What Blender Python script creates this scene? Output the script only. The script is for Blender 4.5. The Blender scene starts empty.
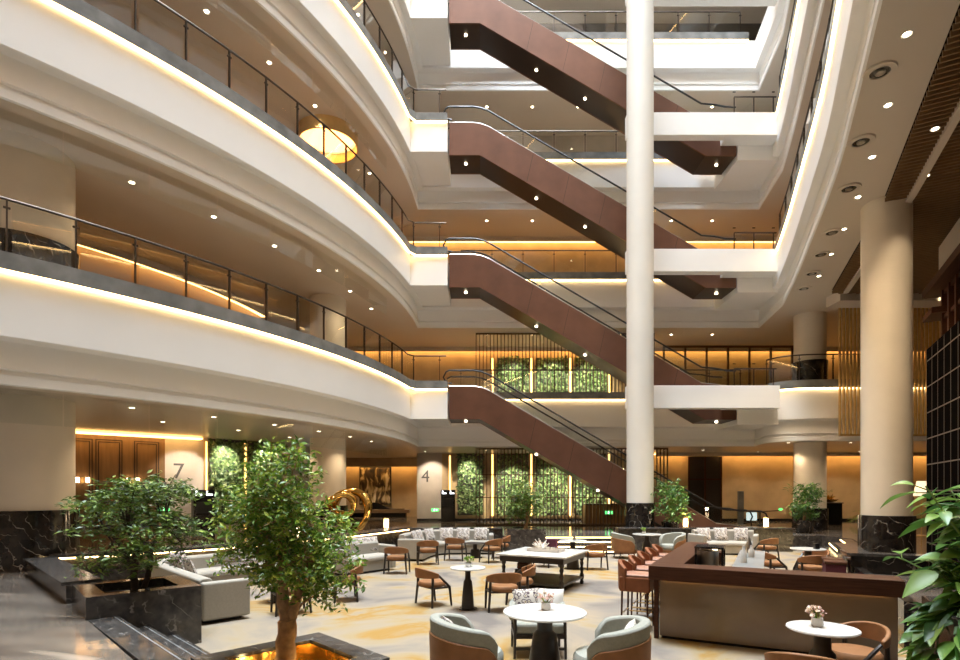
import bpy, bmesh, math, random
from mathutils import Vector, Matrix, noise
from mathutils.geometry import tessellate_polygon
random.seed(7)
PI = math.pi
R = math.radians
COL = bpy.context.scene.collection
SC = bpy.context.scene

# ------------------------------------------------------------------ basics
EYE = 2.05          # eye height over the sunken lounge floor (z = 0); promenade floor is z = 0.5
UP = 0.5
F = 560.0           # focal length in pixels of a 960 px wide frame


def fl(x, y, z=0.0):
    """plan position of a point of height z seen at photo position x, y"""
    Y = F * (EYE - z) / (y - 490.0)
    return ((x - 480.0) * Y / F, Y)


def link(o, parent=None):
    COL.objects.link(o)
    if parent is not None:
        o.parent = parent
    return o


def tag(o, label=None, cat=None, group=None, kind=None):
    if label: o['label'] = label
    if cat: o['category'] = cat
    if group: o['group'] = group
    if kind: o['kind'] = kind
    return o


def thing(name, label, cat, loc=(0, 0, 0), rz=0.0, group=None):
    o = bpy.data.objects.new(name, None)
    o.empty_display_size = 0.2
    link(o)
    o.location = loc
    o.rotation_euler = (0, 0, rz)
    return tag(o, label, cat, group)


def dup(root, loc=None, rz=None, label=None, group=None):
    r = root.copy(); link(r)
    if loc is not None: r.location = loc
    if rz is not None: r.rotation_euler = (0, 0, rz)
    if label: r['label'] = label
    if group: r['group'] = group
    for ch in list(root.children):
        c = ch.copy(); link(c, r)
        for g in list(ch.children):
            d = g.copy(); link(d, c)
    return r


class MB:
    def __init__(s):
        s.v = []; s.f = []

    def add(s, vs, fs, m=None):
        n = len(s.v)
        if m is not None:
            vs = [m @ Vector(p) for p in vs]
        s.v += [tuple(p) for p in vs]
        s.f += [tuple(n + i for i in f) for f in fs]
        return s

    def box(s, c, d, rz=0.0, m=None):
        x, y, z = d[0] / 2, d[1] / 2, d[2] / 2
        vs = [(-x, -y, -z), (x, -y, -z), (x, y, -z), (-x, y, -z), (-x, -y, z), (x, -y, z), (x, y, z), (-x, y, z)]
        M = Matrix.Translation(c) @ Matrix.Rotation(rz, 4, 'Z')
        if m is not None: M = m @ M
        return s.add(vs, [(0, 3, 2, 1), (4, 5, 6, 7), (0, 1, 5, 4), (1, 2, 6, 5), (2, 3, 7, 6), (3, 0, 4, 7)], M)

    def bx(s, x0, x1, y0, y1, z0, z1):
        return s.box(((x0 + x1) / 2, (y0 + y1) / 2, (z0 + z1) / 2), (x1 - x0, y1 - y0, z1 - z0))

    def lathe(s, prof, c=(0, 0, 0), n=24, m=None, a0=0, a1=2 * PI):
        full = abs(a1 - a0 - 2 * PI) < 1e-6
        k = n if full else n + 1
        vs = []
        for i in range(k):
            a = a0 + (a1 - a0) * i / n
            for r, z in prof:
                vs.append((c[0] + r * math.cos(a), c[1] + r * math.sin(a), c[2] + z))
        p = len(prof); fs = []
        for i in range(n):
            j = (i + 1) % k
            for q in range(p - 1):
                fs.append((i * p + q, j * p + q, j * p + q + 1, i * p + q + 1))
        if full:
            if prof[0][0] > 1e-5: fs.append(tuple(reversed([i * p for i in range(k)])))
            if prof[-1][0] > 1e-5: fs.append(tuple(i * p + p - 1 for i in range(k)))
        return s.add(vs, fs, m)

    def cyl(s, c, r, h, n=20, r2=None, m=None):
        return s.lathe([(r, 0), (r if r2 is None else r2, h)], c, n, m)

    def tube(s, pts, r, n=8, closed=False):
        pts = [Vector(p) for p in pts]
        rr = r if isinstance(r, (list, tuple)) else [r] * len(pts)
        vs = []; fs = []
        N = len(pts); ref = None
        for i, p in enumerate(pts):
            if closed: t = pts[(i + 1) % N] - pts[i - 1]
            else: t = pts[min(i + 1, N - 1)] - pts[max(i - 1, 0)]
            if t.length < 1e-9: t = Vector((0, 0, 1))
            t.normalize()
            if ref is None:
                ref = Vector((0, 0, 1)) if abs(t.z) < 0.9 else Vector((1, 0, 0))
            a = t.cross(ref)
            if a.length < 1e-4:
                a = t.cross(Vector((0, 1, 0)))
            a.normalize(); b = a.cross(t).normalized(); ref = b
            for k in range(n):
                w = 2 * PI * k / n
                vs.append(p + (a * math.cos(w) + b * math.sin(w)) * rr[i])
        for i in range(N if closed else N - 1):
            j = (i + 1) % N
            for k in range(n):
                l = (k + 1) % n
                fs.append((i * n + k, i * n + l, j * n + l, j * n + k))
        if not closed:
            fs.append(tuple(range(n - 1, -1, -1)))
            fs.append(tuple((N - 1) * n + k for k in range(n)))
        return s.add(vs, fs)

    def bar(s, a, b, w, d=None, r2=None):
        return s.tube([a, b], [w, r2 if r2 else w], 6)

    def ball(s, c, r, n=12, k=8, m=None):
        r = r if isinstance(r, (tuple, list)) else (r, r, r)
        vs = []; fs = []
        for i in range(k + 1):
            t = PI * i / k
            for j in range(n):
                a = 2 * PI * j / n
                vs.append((c[0] + r[0] * math.sin(t) * math.cos(a), c[1] + r[1] * math.sin(t) * math.sin(a), c[2] - r[2] * math.cos(t)))
        for i in range(k):
            for j in range(n):
                l = (j + 1) % n
                fs.append((i * n + j, i * n + l, (i + 1) * n + l, (i + 1) * n + j))
        return s.add(vs, fs, m)

    def sweep(s, path, prof, closed_prof=True, cap=True, z=0.0):
        """profile of (offset to the left of the path, height) along a plan path"""
        n = len(prof); N = len(path); vs = []; fs = []
        for i in range(N):
            for d, h in prof:
                x, y = off_pt(path, i, d)
                vs.append((x, y, z + h))
        for i in range(N - 1):
            for k in range(n if closed_prof else n - 1):
                l = (k + 1) % n
                fs.append((i * n + k, i * n + l, (i + 1) * n + l, (i + 1) * n + k))
        if cap and closed_prof:
            fs.append(tuple(range(n - 1, -1, -1)))
            fs.append(tuple((N - 1) * n + k for k in range(n)))
        return s.add(vs, fs)

    def poly(s, pts, z, holes=()):
        loops = [[Vector((x, y, 0)) for x, y in pts]] + [[Vector((x, y, 0)) for x, y in h] for h in holes]
        tris = tessellate_polygon(loops)
        vs = [(p.x, p.y, z) for l in loops for p in l]
        return s.add(vs, tris)

    def prism(s, pts, z0, z1):
        n = len(pts)
        vs = [(x, y, z0) for x, y in pts] + [(x, y, z1) for x, y in pts]
        fs = [tuple(range(n - 1, -1, -1)), tuple(range(n, 2 * n))]
        fs += [(i, (i + 1) % n, n + (i + 1) % n, n + i) for i in range(n)]
        return s.add(vs, fs)

    def build(s, name, mat, parent=None, smooth=False, bevel=0.0, fix=True, seg=2, sub=0):
        me = bpy.data.meshes.new(name)
        me.from_pydata(s.v, [], s.f)
        if fix:
            b = bmesh.new(); b.from_mesh(me)
            bmesh.ops.recalc_face_normals(b, faces=b.faces)
            b.to_mesh(me); b.free()
        me.materials.append(mat)
        if smooth:
            me.polygons.foreach_set('use_smooth', [True] * len(me.polygons))
        o = bpy.data.objects.new(name, me)
        link(o, parent)
        if bevel > 0:
            m = o.modifiers.new('bevel', 'BEVEL'); m.width = bevel; m.segments = seg; m.limit_method = 'ANGLE'; m.angle_limit = R(40)
        if sub:
            m = o.modifiers.new('sub', 'SUBSURF'); m.levels = sub; m.render_levels = sub
        if smooth and not sub:
            try:
                me.set_sharp_from_angle(angle=R(42))
            except Exception:
                pass
        return o


def off_pt(path, i, d):
    N = len(path)
    p = Vector(path[i])
    t0 = (Vector(path[i]) - Vector(path[i - 1])).normalized() if i > 0 else None
    t1 = (Vector(path[i + 1]) - Vector(path[i])).normalized() if i < N - 1 else None
    if t0 is None: t0 = t1
    if t1 is None: t1 = t0
    n0 = Vector((-t0.y, t0.x)); n1 = Vector((-t1.y, t1.x))
    m = n0 + n1
    if m.length < 1e-6: m = n0
    m.normalize()
    q = p + m * (d / max(0.35, m.dot(n0)))
    return (q.x, q.y)


def offset(path, d):
    return [off_pt(path, i, d) for i in range(len(path))]


def resample(path, step):
    out = [Vector(path[0])]; acc = 0.0
    res = [tuple(path[0])]
    dirs = []
    for i in range(len(path) - 1):
        a = Vector(path[i]); b = Vector(path[i + 1]); L = (b - a).length
        pos = step - acc
        while pos <= L + 1e-9:
            q = a + (b - a) * (pos / L); res.append((q.x, q.y)); pos += step
        acc = L - (pos - step)
    return res


def smooth_path(pts, n=6):
    out = []
    N = len(pts)
    for i in range(N - 1):
        p0 = Vector(pts[max(i - 1, 0)]); p1 = Vector(pts[i]); p2 = Vector(pts[i + 1]); p3 = Vector(pts[min(i + 2, N - 1)])
        for k in range(n):
            t = k / n
            q = 0.5 * ((2 * p1) + (-p0 + p2) * t + (2 * p0 - 5 * p1 + 4 * p2 - p3) * t * t + (-p0 + 3 * p1 - 3 * p2 + p3) * t ** 3)
            out.append((q.x, q.y))
    out.append(tuple(pts[-1]))
    return out


# ------------------------------------------------------------------ materials
def newmat(name):
    m = bpy.data.materials.new(name); m.use_nodes = True
    nt = m.node_tree
    return m, nt, nt.nodes['Principled BSDF']


def c4(c): return (c[0], c[1], c[2], 1.0)


def ramp(nt, stops):
    r = nt.nodes.new('ShaderNodeValToRGB')
    e = r.color_ramp.elements
    while len(e) < len(stops): e.new(0.5)
    for k, (p, c) in enumerate(stops):
        e[k].position = p; e[k].color = c4(c)
    return r


def coords(nt, scale=(1, 1, 1)):
    t = nt.nodes.new('ShaderNodeTexCoord'); mp = nt.nodes.new('ShaderNodeMapping')
    mp.inputs['Scale'].default_value = scale
    nt.links.new(t.outputs['Object'], mp.inputs['Vector'])
    return mp


def M(name, col, rough=0.5, metal=0.0, var=0.08, scale=6.0, bump=0.0, spec=0.5, coat=0.0, stretch=(1, 1, 1), detail=4.0):
    m, nt, b = newmat(name)
    b.inputs['Roughness'].default_value = rough
    b.inputs['Metallic'].default_value = metal
    b.inputs['Specular IOR Level'].default_value = spec
    b.inputs['Coat Weight'].default_value = coat
    mp = coords(nt, stretch)
    n = nt.nodes.new('ShaderNodeTexNoise'); n.inputs['Scale'].default_value = scale; n.inputs['Detail'].default_value = detail
    nt.links.new(mp.outputs['Vector'], n.inputs['Vector'])
    lo = [max(0, c * (1 - var)) for c in col]; hi = [min(1, c * (1 + var)) for c in col]
    r = ramp(nt, [(0.3, lo), (0.7, hi)])
    nt.links.new(n.outputs['Fac'], r.inputs['Fac'])
    nt.links.new(r.outputs['Color'], b.inputs['Base Color'])
    if bump:
        bp = nt.nodes.new('ShaderNodeBump'); bp.inputs['Strength'].default_value = bump; bp.inputs['Distance'].default_value = 0.02
        nt.links.new(n.outputs['Fac'], bp.inputs['Height']); nt.links.new(bp.outputs['Normal'], b.inputs['Normal'])
    return m


def EM(name, col, s):
    m, nt, b = newmat(name)
    b.inputs['Base Color'].default_value = c4(col)
    b.inputs['Emission Color'].default_value = c4(col)
    b.inputs['Emission Strength'].default_value = s
    return m


def marble(name, base, hi, vein, rough=0.15, scale=1.2, width=0.03, stretch=(1, 1, 1), dist=6.0):
    m, nt, b = newmat(name)
    b.inputs['Roughness'].default_value = rough
    mp = coords(nt, stretch)
    n = nt.nodes.new('ShaderNodeTexNoise'); n.inputs['Scale'].default_value = scale * 2; n.inputs['Detail'].default_value = 8
    nt.links.new(mp.outputs['Vector'], n.inputs['Vector'])
    r = ramp(nt, [(0.35, base), (0.7, hi)])
    nt.links.new(n.outputs['Fac'], r.inputs['Fac'])
    w = nt.nodes.new('ShaderNodeTexWave'); w.inputs['Scale'].default_value = scale * 0.6; w.inputs['Distortion'].default_value = dist
    w.inputs['Detail'].default_value = 4; w.inputs['Detail Scale'].default_value = 1.3; w.bands_direction = 'DIAGONAL'
    nt.links.new(mp.outputs['Vector'], w.inputs['Vector'])
    r2 = ramp(nt, [(0.0, (1, 1, 1)), (width, (0, 0, 0))])
    nt.links.new(w.outputs['Fac'], r2.inputs['Fac'])
    n2 = nt.nodes.new('ShaderNodeTexNoise'); n2.inputs['Scale'].default_value = scale * 1.5
    nt.links.new(mp.outputs['Vector'], n2.inputs['Vector'])
    r3 = ramp(nt, [(0.42, (0, 0, 0)), (0.62, (1, 1, 1))])
    nt.links.new(n2.outputs['Fac'], r3.inputs['Fac'])
    mu = nt.nodes.new('ShaderNodeMath'); mu.operation = 'MULTIPLY'
    nt.links.new(r2.outputs['Color'], mu.inputs[0]); nt.links.new(r3.outputs['Color'], mu.inputs[1])
    mx = nt.nodes.new('ShaderNodeMix'); mx.data_type = 'RGBA'
    nt.links.new(mu.outputs[0], mx.inputs['Factor']); nt.links.new(r.outputs['Color'], mx.inputs['A'])
    mx.inputs['B'].default_value = c4(vein)
    nt.links.new(mx.outputs['Result'], b.inputs['Base Color'])
    return m


def glass(name, tint=(0.93, 0.96, 0.94), refl=0.10):
    m = bpy.data.materials.new(name); m.use_nodes = True
    nt = m.node_tree; nt.nodes.clear()
    out = nt.nodes.new('ShaderNodeOutputMaterial')
    t = nt.nodes.new('ShaderNodeBsdfTransparent'); t.inputs['Color'].default_value = c4(tint)
    g = nt.nodes.new('ShaderNodeBsdfGlossy'); g.inputs['Roughness'].default_value = 0.02
    fr = nt.nodes.new('ShaderNodeFresnel'); fr.inputs['IOR'].default_value = 1.45
    mu = nt.nodes.new('ShaderNodeMath'); mu.operation = 'MULTIPLY_ADD'
    mu.inputs[1].default_value = 1.3; mu.inputs[2].default_value = refl * 0.3
    nt.links.new(fr.outputs[0], mu.inputs[0])
    mx = nt.nodes.new('ShaderNodeMixShader')
    nt.links.new(mu.outputs[0], mx.inputs[0]); nt.links.new(t.outputs[0], mx.inputs[1]); nt.links.new(g.outputs[0], mx.inputs[2])
    nt.links.new(mx.outputs[0], out.inputs['Surface'])
    return m


def carpet_mat():
    m, nt, b = newmat('lounge_carpet')
    b.inputs['Roughness'].default_value = 0.95
    b.inputs['Specular IOR Level'].default_value = 0.15
    mp = coords(nt, (0.85, 0.85, 1))
    n = nt.nodes.new('ShaderNodeTexNoise'); n.inputs['Scale'].default_value = 0.75; n.inputs['Detail'].default_value = 5; n.inputs['Distortion'].default_value = 0.8
    nt.links.new(mp.outputs['Vector'], n.inputs['Vector'])
    r = ramp(nt, [(0.30, (0.135, 0.115, 0.10)), (0.40, (0.205, 0.172, 0.138)), (0.49, (0.26, 0.208, 0.145)), (0.56, (0.265, 0.198, 0.108)), (0.605, (0.27, 0.155, 0.042)), (0.65, (0.27, 0.205, 0.12)), (0.72, (0.20, 0.175, 0.155))])
    nt.links.new(n.outputs['Fac'], r.inputs['Fac'])
    n2 = nt.nodes.new('ShaderNodeTexNoise'); n2.inputs['Scale'].default_value = 160
    nt.links.new(mp.outputs['Vector'], n2.inputs['Vector'])
    bp = nt.nodes.new('ShaderNodeBump'); bp.inputs['Strength'].default_value = 0.25
    nt.links.new(n2.outputs['Fac'], bp.inputs['Height']); nt.links.new(bp.outputs['Normal'], b.inputs['Normal'])
    nt.links.new(r.outputs['Color'], b.inputs['Base Color'])
    return m


def pattern_mat(name, ground, fig, fig2, scale=17):
    m, nt, b = newmat(name)
    b.inputs['Roughness'].default_value = 0.9
    mp = coords(nt)
    v = nt.nodes.new('ShaderNodeTexVoronoi'); v.inputs['Scale'].default_value = scale
    nt.links.new(mp.outputs['Vector'], v.inputs['Vector'])
    r = ramp(nt, [(0.0, fig2), (0.18, fig2), (0.2, ground), (0.34, ground), (0.37, fig), (0.5, fig), (0.53, ground)])
    nt.links.new(v.outputs['Distance'], r.inputs['Fac'])
    nt.links.new(r.outputs['Color'], b.inputs['Base Color'])
    return m


def grid_mat(name, tile, joint, sx, sz, rough=0.5):
    m, nt, b = newmat(name)
    b.inputs['Roughness'].default_value = rough
    t = nt.nodes.new('ShaderNodeTexCoord')
    sp = nt.nodes.new('ShaderNodeSeparateXYZ'); nt.links.new(t.outputs['Object'], sp.inputs[0])
    cb = nt.nodes.new('ShaderNodeCombineXYZ')
    nt.links.new(sp.outputs['X'], cb.inputs['X']); nt.links.new(sp.outputs['Z'], cb.inputs['Y'])
    b.inputs['Specular IOR Level'].default_value = 0.0
    br = nt.nodes.new('ShaderNodeTexBrick'); br.offset = 0
    br.inputs['Scale'].default_value = 1.0; br.inputs['Brick Width'].default_value = sx; br.inputs['Row Height'].default_value = sz
    br.inputs['Mortar Size'].default_value = 0.012; br.inputs['Color1'].default_value = c4(tile); br.inputs['Color2'].default_value = c4([c * 1.25 for c in tile])
    br.inputs['Mortar'].default_value = c4(joint)
    nt.links.new(cb.outputs[0], br.inputs['Vector'])
    nt.links.new(br.outputs['Color'], b.inputs['Base Color'])
    return m


def painting_mat():
    m, nt, b = newmat('abstract_painting')
    b.inputs['Roughness'].default_value = 0.5
    mp = coords(nt, (1.3, 1, 0.7))
    n = nt.nodes.new('ShaderNodeTexNoise'); n.inputs['Scale'].default_value = 1.7; n.inputs['Detail'].default_value = 6; n.inputs['Distortion'].default_value = 1.2
    nt.links.new(mp.outputs['Vector'], n.inputs['Vector'])
    r = ramp(nt, [(0.36, (0.015, 0.012, 0.01)), (0.5, (0.10, 0.06, 0.03)), (0.56, (0.50, 0.36, 0.16)), (0.66, (0.8, 0.7, 0.5))])
    nt.links.new(n.outputs['Fac'], r.inputs['Fac']); nt.links.new(r.outputs['Color'], b.inputs['Base Color'])
    return m


def foliage_mat(name, a, b_, c):
    m, nt, b = newmat(name)
    b.inputs['Roughness'].default_value = 0.42
    g = nt.nodes.new('ShaderNodeNewGeometry')
    r = ramp(nt, [(0.0, a), (0.55, b_), (1.0, c)])
    nt.links.new(g.outputs['Random Per Island'], r.inputs['Fac'])
    nt.links.new(r.outputs['Color'], b.inputs['Base Color'])
    tr = nt.nodes.new('ShaderNodeBsdfTranslucent')
    nt.links.new(r.outputs['Color'], tr.inputs['Color'])
    mx = nt.nodes.new('ShaderNodeMixShader'); mx.inputs[0].default_value = 0.22
    out = [x for x in nt.nodes if x.type == 'OUTPUT_MATERIAL'][0]
    nt.links.new(b.outputs[0], mx.inputs[1]); nt.links.new(tr.outputs[0], mx.inputs[2]); nt.links.new(mx.outputs[0], out.inputs['Surface'])
    return m


WARM = (1.0, 0.66, 0.28)
mt = {}
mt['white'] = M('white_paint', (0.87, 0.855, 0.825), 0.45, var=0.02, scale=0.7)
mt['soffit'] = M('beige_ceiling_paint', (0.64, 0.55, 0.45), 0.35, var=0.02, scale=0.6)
mt['curb'] = M('grey_stone_curb', (0.19, 0.19, 0.18), 0.35, var=0.35, scale=2.2, detail=8)
mt['strip'] = EM('warm_light_strip', (1.0, 0.68, 0.30), 11)
mt['cove'] = EM('amber_cove_light', (1.0, 0.58, 0.19), 4.8)
mt['lens'] = EM('downlight_lens', (1.0, 0.84, 0.58), 14)
mt['lampglow'] = EM('lamp_glow', (1.0, 0.78, 0.48), 9)
mt['stepglow'] = EM('step_light', (1.0, 0.72, 0.32), 7)
mt['colwhite'] = M('column_plaster', (0.76, 0.73, 0.66), 0.5, var=0.03, scale=1.0)
mt['colbeige'] = M('column_stone_cream', (0.75, 0.66, 0.53), 0.4, var=0.05, scale=1.2)
mt['bmarble'] = marble('black_marble', (0.010, 0.008, 0.007), (0.028, 0.022, 0.018), (0.34, 0.31, 0.27), 0.12, 2.6, 0.018, dist=12.0)
mt['gmarble'] = marble('grey_brown_marble', (0.034, 0.031, 0.029), (0.085, 0.073, 0.063), (0.20, 0.18, 0.16), 0.16, 4.0, 0.03, dist=11.0)
mt['floor'] = marble('promenade_marble', (0.085, 0.068, 0.055), (0.21, 0.172, 0.135), (0.32, 0.26, 0.20), 0.10, 0.7, 0.05, stretch=(0.35, 1.3, 1), dist=3.0)
mt['carpet'] = carpet_mat()
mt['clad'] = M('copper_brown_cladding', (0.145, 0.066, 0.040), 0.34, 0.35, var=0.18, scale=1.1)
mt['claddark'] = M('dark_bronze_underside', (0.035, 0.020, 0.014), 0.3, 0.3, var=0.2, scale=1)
mt['metal'] = M('dark_bronze_metal', (0.075, 0.058, 0.045), 0.35, 0.8, var=0.1)
mt['steel'] = M('brushed_steel', (0.45, 0.43, 0.40), 0.3, 1.0, var=0.06)
mt['rubber'] = M('black_rubber', (0.012, 0.012, 0.012), 0.4)
mt['glass'] = glass('clear_glass')
mt['wood'] = M('walnut_wood', (0.062, 0.024, 0.012), 0.45, var=0.3, scale=3, stretch=(1, 14, 14), spec=0.15)
mt['darkwood'] = M('black_stained_wood', (0.022, 0.014, 0.010), 0.35, var=0.25, scale=4, stretch=(1, 1, 6))
mt['slatwood'] = M('bronze_slat', (0.10, 0.056, 0.026), 0.35, 0.3, var=0.12)
mt['ceilslat'] = M('ceiling_slat_wood', (0.22, 0.125, 0.055), 0.4, var=0.12)
mt['brass'] = M('brass_slat', (0.62, 0.40, 0.15), 0.35, 0.35, var=0.1)
mt['gold'] = M('polished_gold', (0.80, 0.50, 0.14), 0.16, 1.0, var=0.12, scale=5, bump=0.25)
mt['leather'] = M('tan_leather', (0.235, 0.105, 0.042), 0.5, var=0.12, scale=9, spec=0.25)
mt['redleather'] = M('russet_leather', (0.20, 0.068, 0.027), 0.5, var=0.12, scale=9, spec=0.25)
mt['pinkseat'] = M('dusty_rose_leather', (0.30, 0.145, 0.09), 0.5, var=0.08)
mt['greyfab'] = M('sage_grey_fabric', (0.27, 0.265, 0.22), 0.9, var=0.08, scale=40)
mt['sofafab'] = M('light_greige_fabric', (0.33, 0.295, 0.24), 0.9, var=0.06, scale=40)
mt['mtop'] = marble('white_marble_top', (0.58, 0.55, 0.50), (0.68, 0.65, 0.60), (0.5, 0.46, 0.42), 0.12, 1.5, 0.03)
mt['wallbeige'] = M('golden_beige_wallcovering', (0.52, 0.37, 0.20), 0.45, var=0.14, scale=1.3, detail=8)
mt['wallwood'] = M('amber_wood_panel', (0.21, 0.115, 0.048), 0.35, var=0.15, scale=2, stretch=(6, 6, 0.6))
mt['wallgrey'] = M('cream_marble_wall', (0.56, 0.49, 0.41), 0.2, var=0.12, scale=1.0, detail=8)
mt['wallbrown'] = M('warm_brown_wall', (0.24, 0.15, 0.08), 0.45, var=0.1, scale=1)
mt['galfloor'] = M('cream_gallery_stone', (0.50, 0.44, 0.36), 0.25, var=0.1, scale=0.8)
mt['walldark'] = M('dark_taupe_wall', (0.09, 0.08, 0.07), 0.5, var=0.1, scale=1)
mt['black'] = M('satin_black', (0.010, 0.009, 0.009), 0.25)
mt['soil'] = M('dark_soil', (0.018, 0.012, 0.008), 0.95, var=0.5, scale=30, bump=0.8)
mt['trunk'] = M('tree_bark', (0.32, 0.185, 0.085), 0.8, var=0.35, scale=14, bump=0.6)
mt['trunkdark'] = M('dark_tree_bark', (0.045, 0.028, 0.018), 0.8, var=0.35, scale=14, bump=0.6)
mt['leafdark'] = foliage_mat('dark_leaf', (0.036, 0.072, 0.010), (0.095, 0.165, 0.020), (0.22, 0.30, 0.045))
mt['leafbright'] = foliage_mat('bright_leaf', (0.045, 0.11, 0.010), (0.15, 0.27, 0.022), (0.42, 0.48, 0.06))
mt['leafbig'] = foliage_mat('broad_leaf', (0.025, 0.085, 0.018), (0.09, 0.21, 0.03), (0.22, 0.34, 0.06))
mt['leafwall'] = foliage_mat('wall_leaf', (0.04, 0.09, 0.03), (0.17, 0.26, 0.08), (0.42, 0.50, 0.22))
mt['cushion'] = pattern_mat('patterned_cushion_fabric', (0.52, 0.46, 0.39), (0.07, 0.04, 0.05), (0.30, 0.22, 0.10))
mt['cream'] = M('cream_fabric', (0.68, 0.63, 0.55), 0.9, var=0.05)
mt['maroon'] = M('maroon_velvet', (0.085, 0.014, 0.028), 0.8, var=0.15)
mt['paint'] = painting_mat()
mt['gridtile'] = grid_mat('black_gridded_panel', (0.005, 0.004, 0.0035), (0.16, 0.13, 0.11), 0.42, 0.51)
mt['slab'] = M('grey_brown_bar_stone', (0.23, 0.155, 0.092), 0.14, var=0.25, scale=0.9, detail=8)
mt['screen'] = EM('pale_screen', (0.55, 0.68, 0.72), 0.9)
mt['goldglow'] = EM('gold_column_glow', (1.0, 0.60, 0.18), 3)
mt['green'] = EM('exit_green', (0.10, 0.75, 0.18), 2.0)
mt['whiteglow'] = EM('white_sign', (0.95, 0.97, 1.0), 2.2)
mt['flower'] = foliage_mat('pink_petals', (0.72, 0.52, 0.34), (0.78, 0.62, 0.50), (0.70, 0.38, 0.34))
mt['ringglow'] = EM('ring_light', (1.0, 0.72, 0.34), 1.3)
mt['ringgold'] = M('ring_lamp_shell', (0.75, 0.52, 0.22), 0.4, 0.3, var=0.05)
mt['gilt'] = M('gilt_liner', (0.60, 0.38, 0.11), 0.22, 1.0, var=0.4, scale=7, bump=0.5)
mt['shade'] = EM('linen_lamp_shade', (1.0, 0.82, 0.56), 0.9)

# ------------------------------------------------------------------ plan geometry
CX, CY, CR = -22.7, 23.8, 20.3


def arc(r, a0, a1, n):
    return [(CX + r * math.cos(R(a0 + (a1 - a0) * i / n)), CY + r * math.sin(R(a0 + (a1 - a0) * i / n))) for i in range(n + 1)]


YB = 23.4
A_END = math.degrees(math.asin((YB - CY) / CR))
LEFT = arc(CR, -85, A_END, 64)
RIGHT_PTS = [(11.5, 23.4), (11.0, 20.8), (10.05, 18.3), (9.05, 15.86), (7.6, 12.4), (6.45, 10.0), (4.3, 5.7), (1.9, 0.8), (0.3, -3.0)]
RIGHT = [RIGHT_PTS[0]] + smooth_path(RIGHT_PTS[1:], 4)
L2R = [(11.3, 23.4), (11.0, 22.3), (11.1, 21.5), (11.5, 21.0), (12.2, 20.75), (13.4, 20.7), (28.0, 20.7)]
L2R = smooth_path(L2R[:6], 4) + [L2R[6]]
LV = {2: 5.83, 3: 10.83, 4: 15.83, 5: 20.83, 6: 25.83}
YN = -3.2
UV = Vector((0.888, -0.46)); VV = Vector((0.46, 0.888))   # axes of the bar
BROT = math.atan2(-0.46, 0.888)
SOF = -1.95

# ------------------------------------------------------------------ shell
# lounge outline (sunken, z = 0)
ledge_arc = smooth_path([(-8.3, 10.8), (-7.2, 11.4), (-5.8, 12.7), (-4.7, 14.2), (-3.7, 15.9), (-2.9, 17.6), (-2.35, 19.0)], 5)
lounge = ledge_arc + [(11.6, 19.0), (11.8, 17.75), (9.6, 13.45), (8.1, 12.5), (5.3, 6.7), (4.95, 5.6), (4.8, 3.5), (-1.6, 3.5), (-5.0, 7.0)]
SPL = dict(kind='structure')
fb = MB(); fb.poly([(-30, YN), (28, YN), (28, 34), (-30, 34)], UP, [lounge])
tag(fb.build('floor', mt['floor']), kind='structure')
cb = MB(); cb.poly(lounge, 0.0)
tag(cb.build('floor_lounge', mt['carpet']), kind='structure')
# risers round the lounge
rb = MB()
lp = lounge + [lounge[0]]
for i in range(len(lp) - 1):
    (x0, y0), (x1, y1) = lp[i], lp[i + 1]
    rb.add([(x0, y0, -0.02), (x1, y1, -0.02), (x1, y1, UP), (x0, y0, UP)], [(0, 1, 2, 3)])
tag(rb.build('wall_lounge', mt['gmarble']), kind='structure')

# outer walls
wb = MB(); wb.bx(-30.2, 28.2, YN - 0.2, YN, 0, 62.2)
tag(wb.build('wall_front', mt['wallbrown']), kind='structure')
wb = MB(); wb.bx(-30.2, -30, YN, 34, 0, 62.2)
tag(wb.build('wall_left', mt['wallbrown']), kind='structure')
wb = MB(); wb.bx(28, 28.2, YN, 34, 0, 62.2)
tag(wb.build('wall_right', mt['wallbrown']), kind='structure')
wb = MB(); wb.bx(-30.2, 28.2, 34, 34.2, 0, 62.2)
tag(wb.build('wall_back', mt['wallbrown']), kind='structure')
# unseen roof with the skylight over the void, set extra high to even the daylight
SKX0, SKX1, SKY0, SKY1 = -12.0, 12.0, 0.0, 23.0
rf = MB()
rf.bx(-30.2, SKX0, YN, 34.2, 62, 62.3); rf.bx(SKX1, 28.2, YN, 34.2, 62, 62.3)
rf.bx(SKX0, SKX1, YN, SKY0, 62, 62.3); rf.bx(SKX0, SKX1, SKY1, 34.2, 62, 62.3)
tag(rf.build('ceiling', mt['white']), kind='structure')
sk = MB()
for i in range(10):
    x = SKX0 + (SKX1 - SKX0) * i / 9; sk.bx(x - 0.06, x + 0.06, SKY0, SKY1, 62.0, 62.25)
for i in range(11):
    y = SKY0 + (SKY1 - SKY0) * i / 10; sk.bx(SKX0, SKX1, y - 0.06, y + 0.06, 62.02, 62.2)
tag(sk.build('window_1', mt['steel']), kind='structure')

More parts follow.
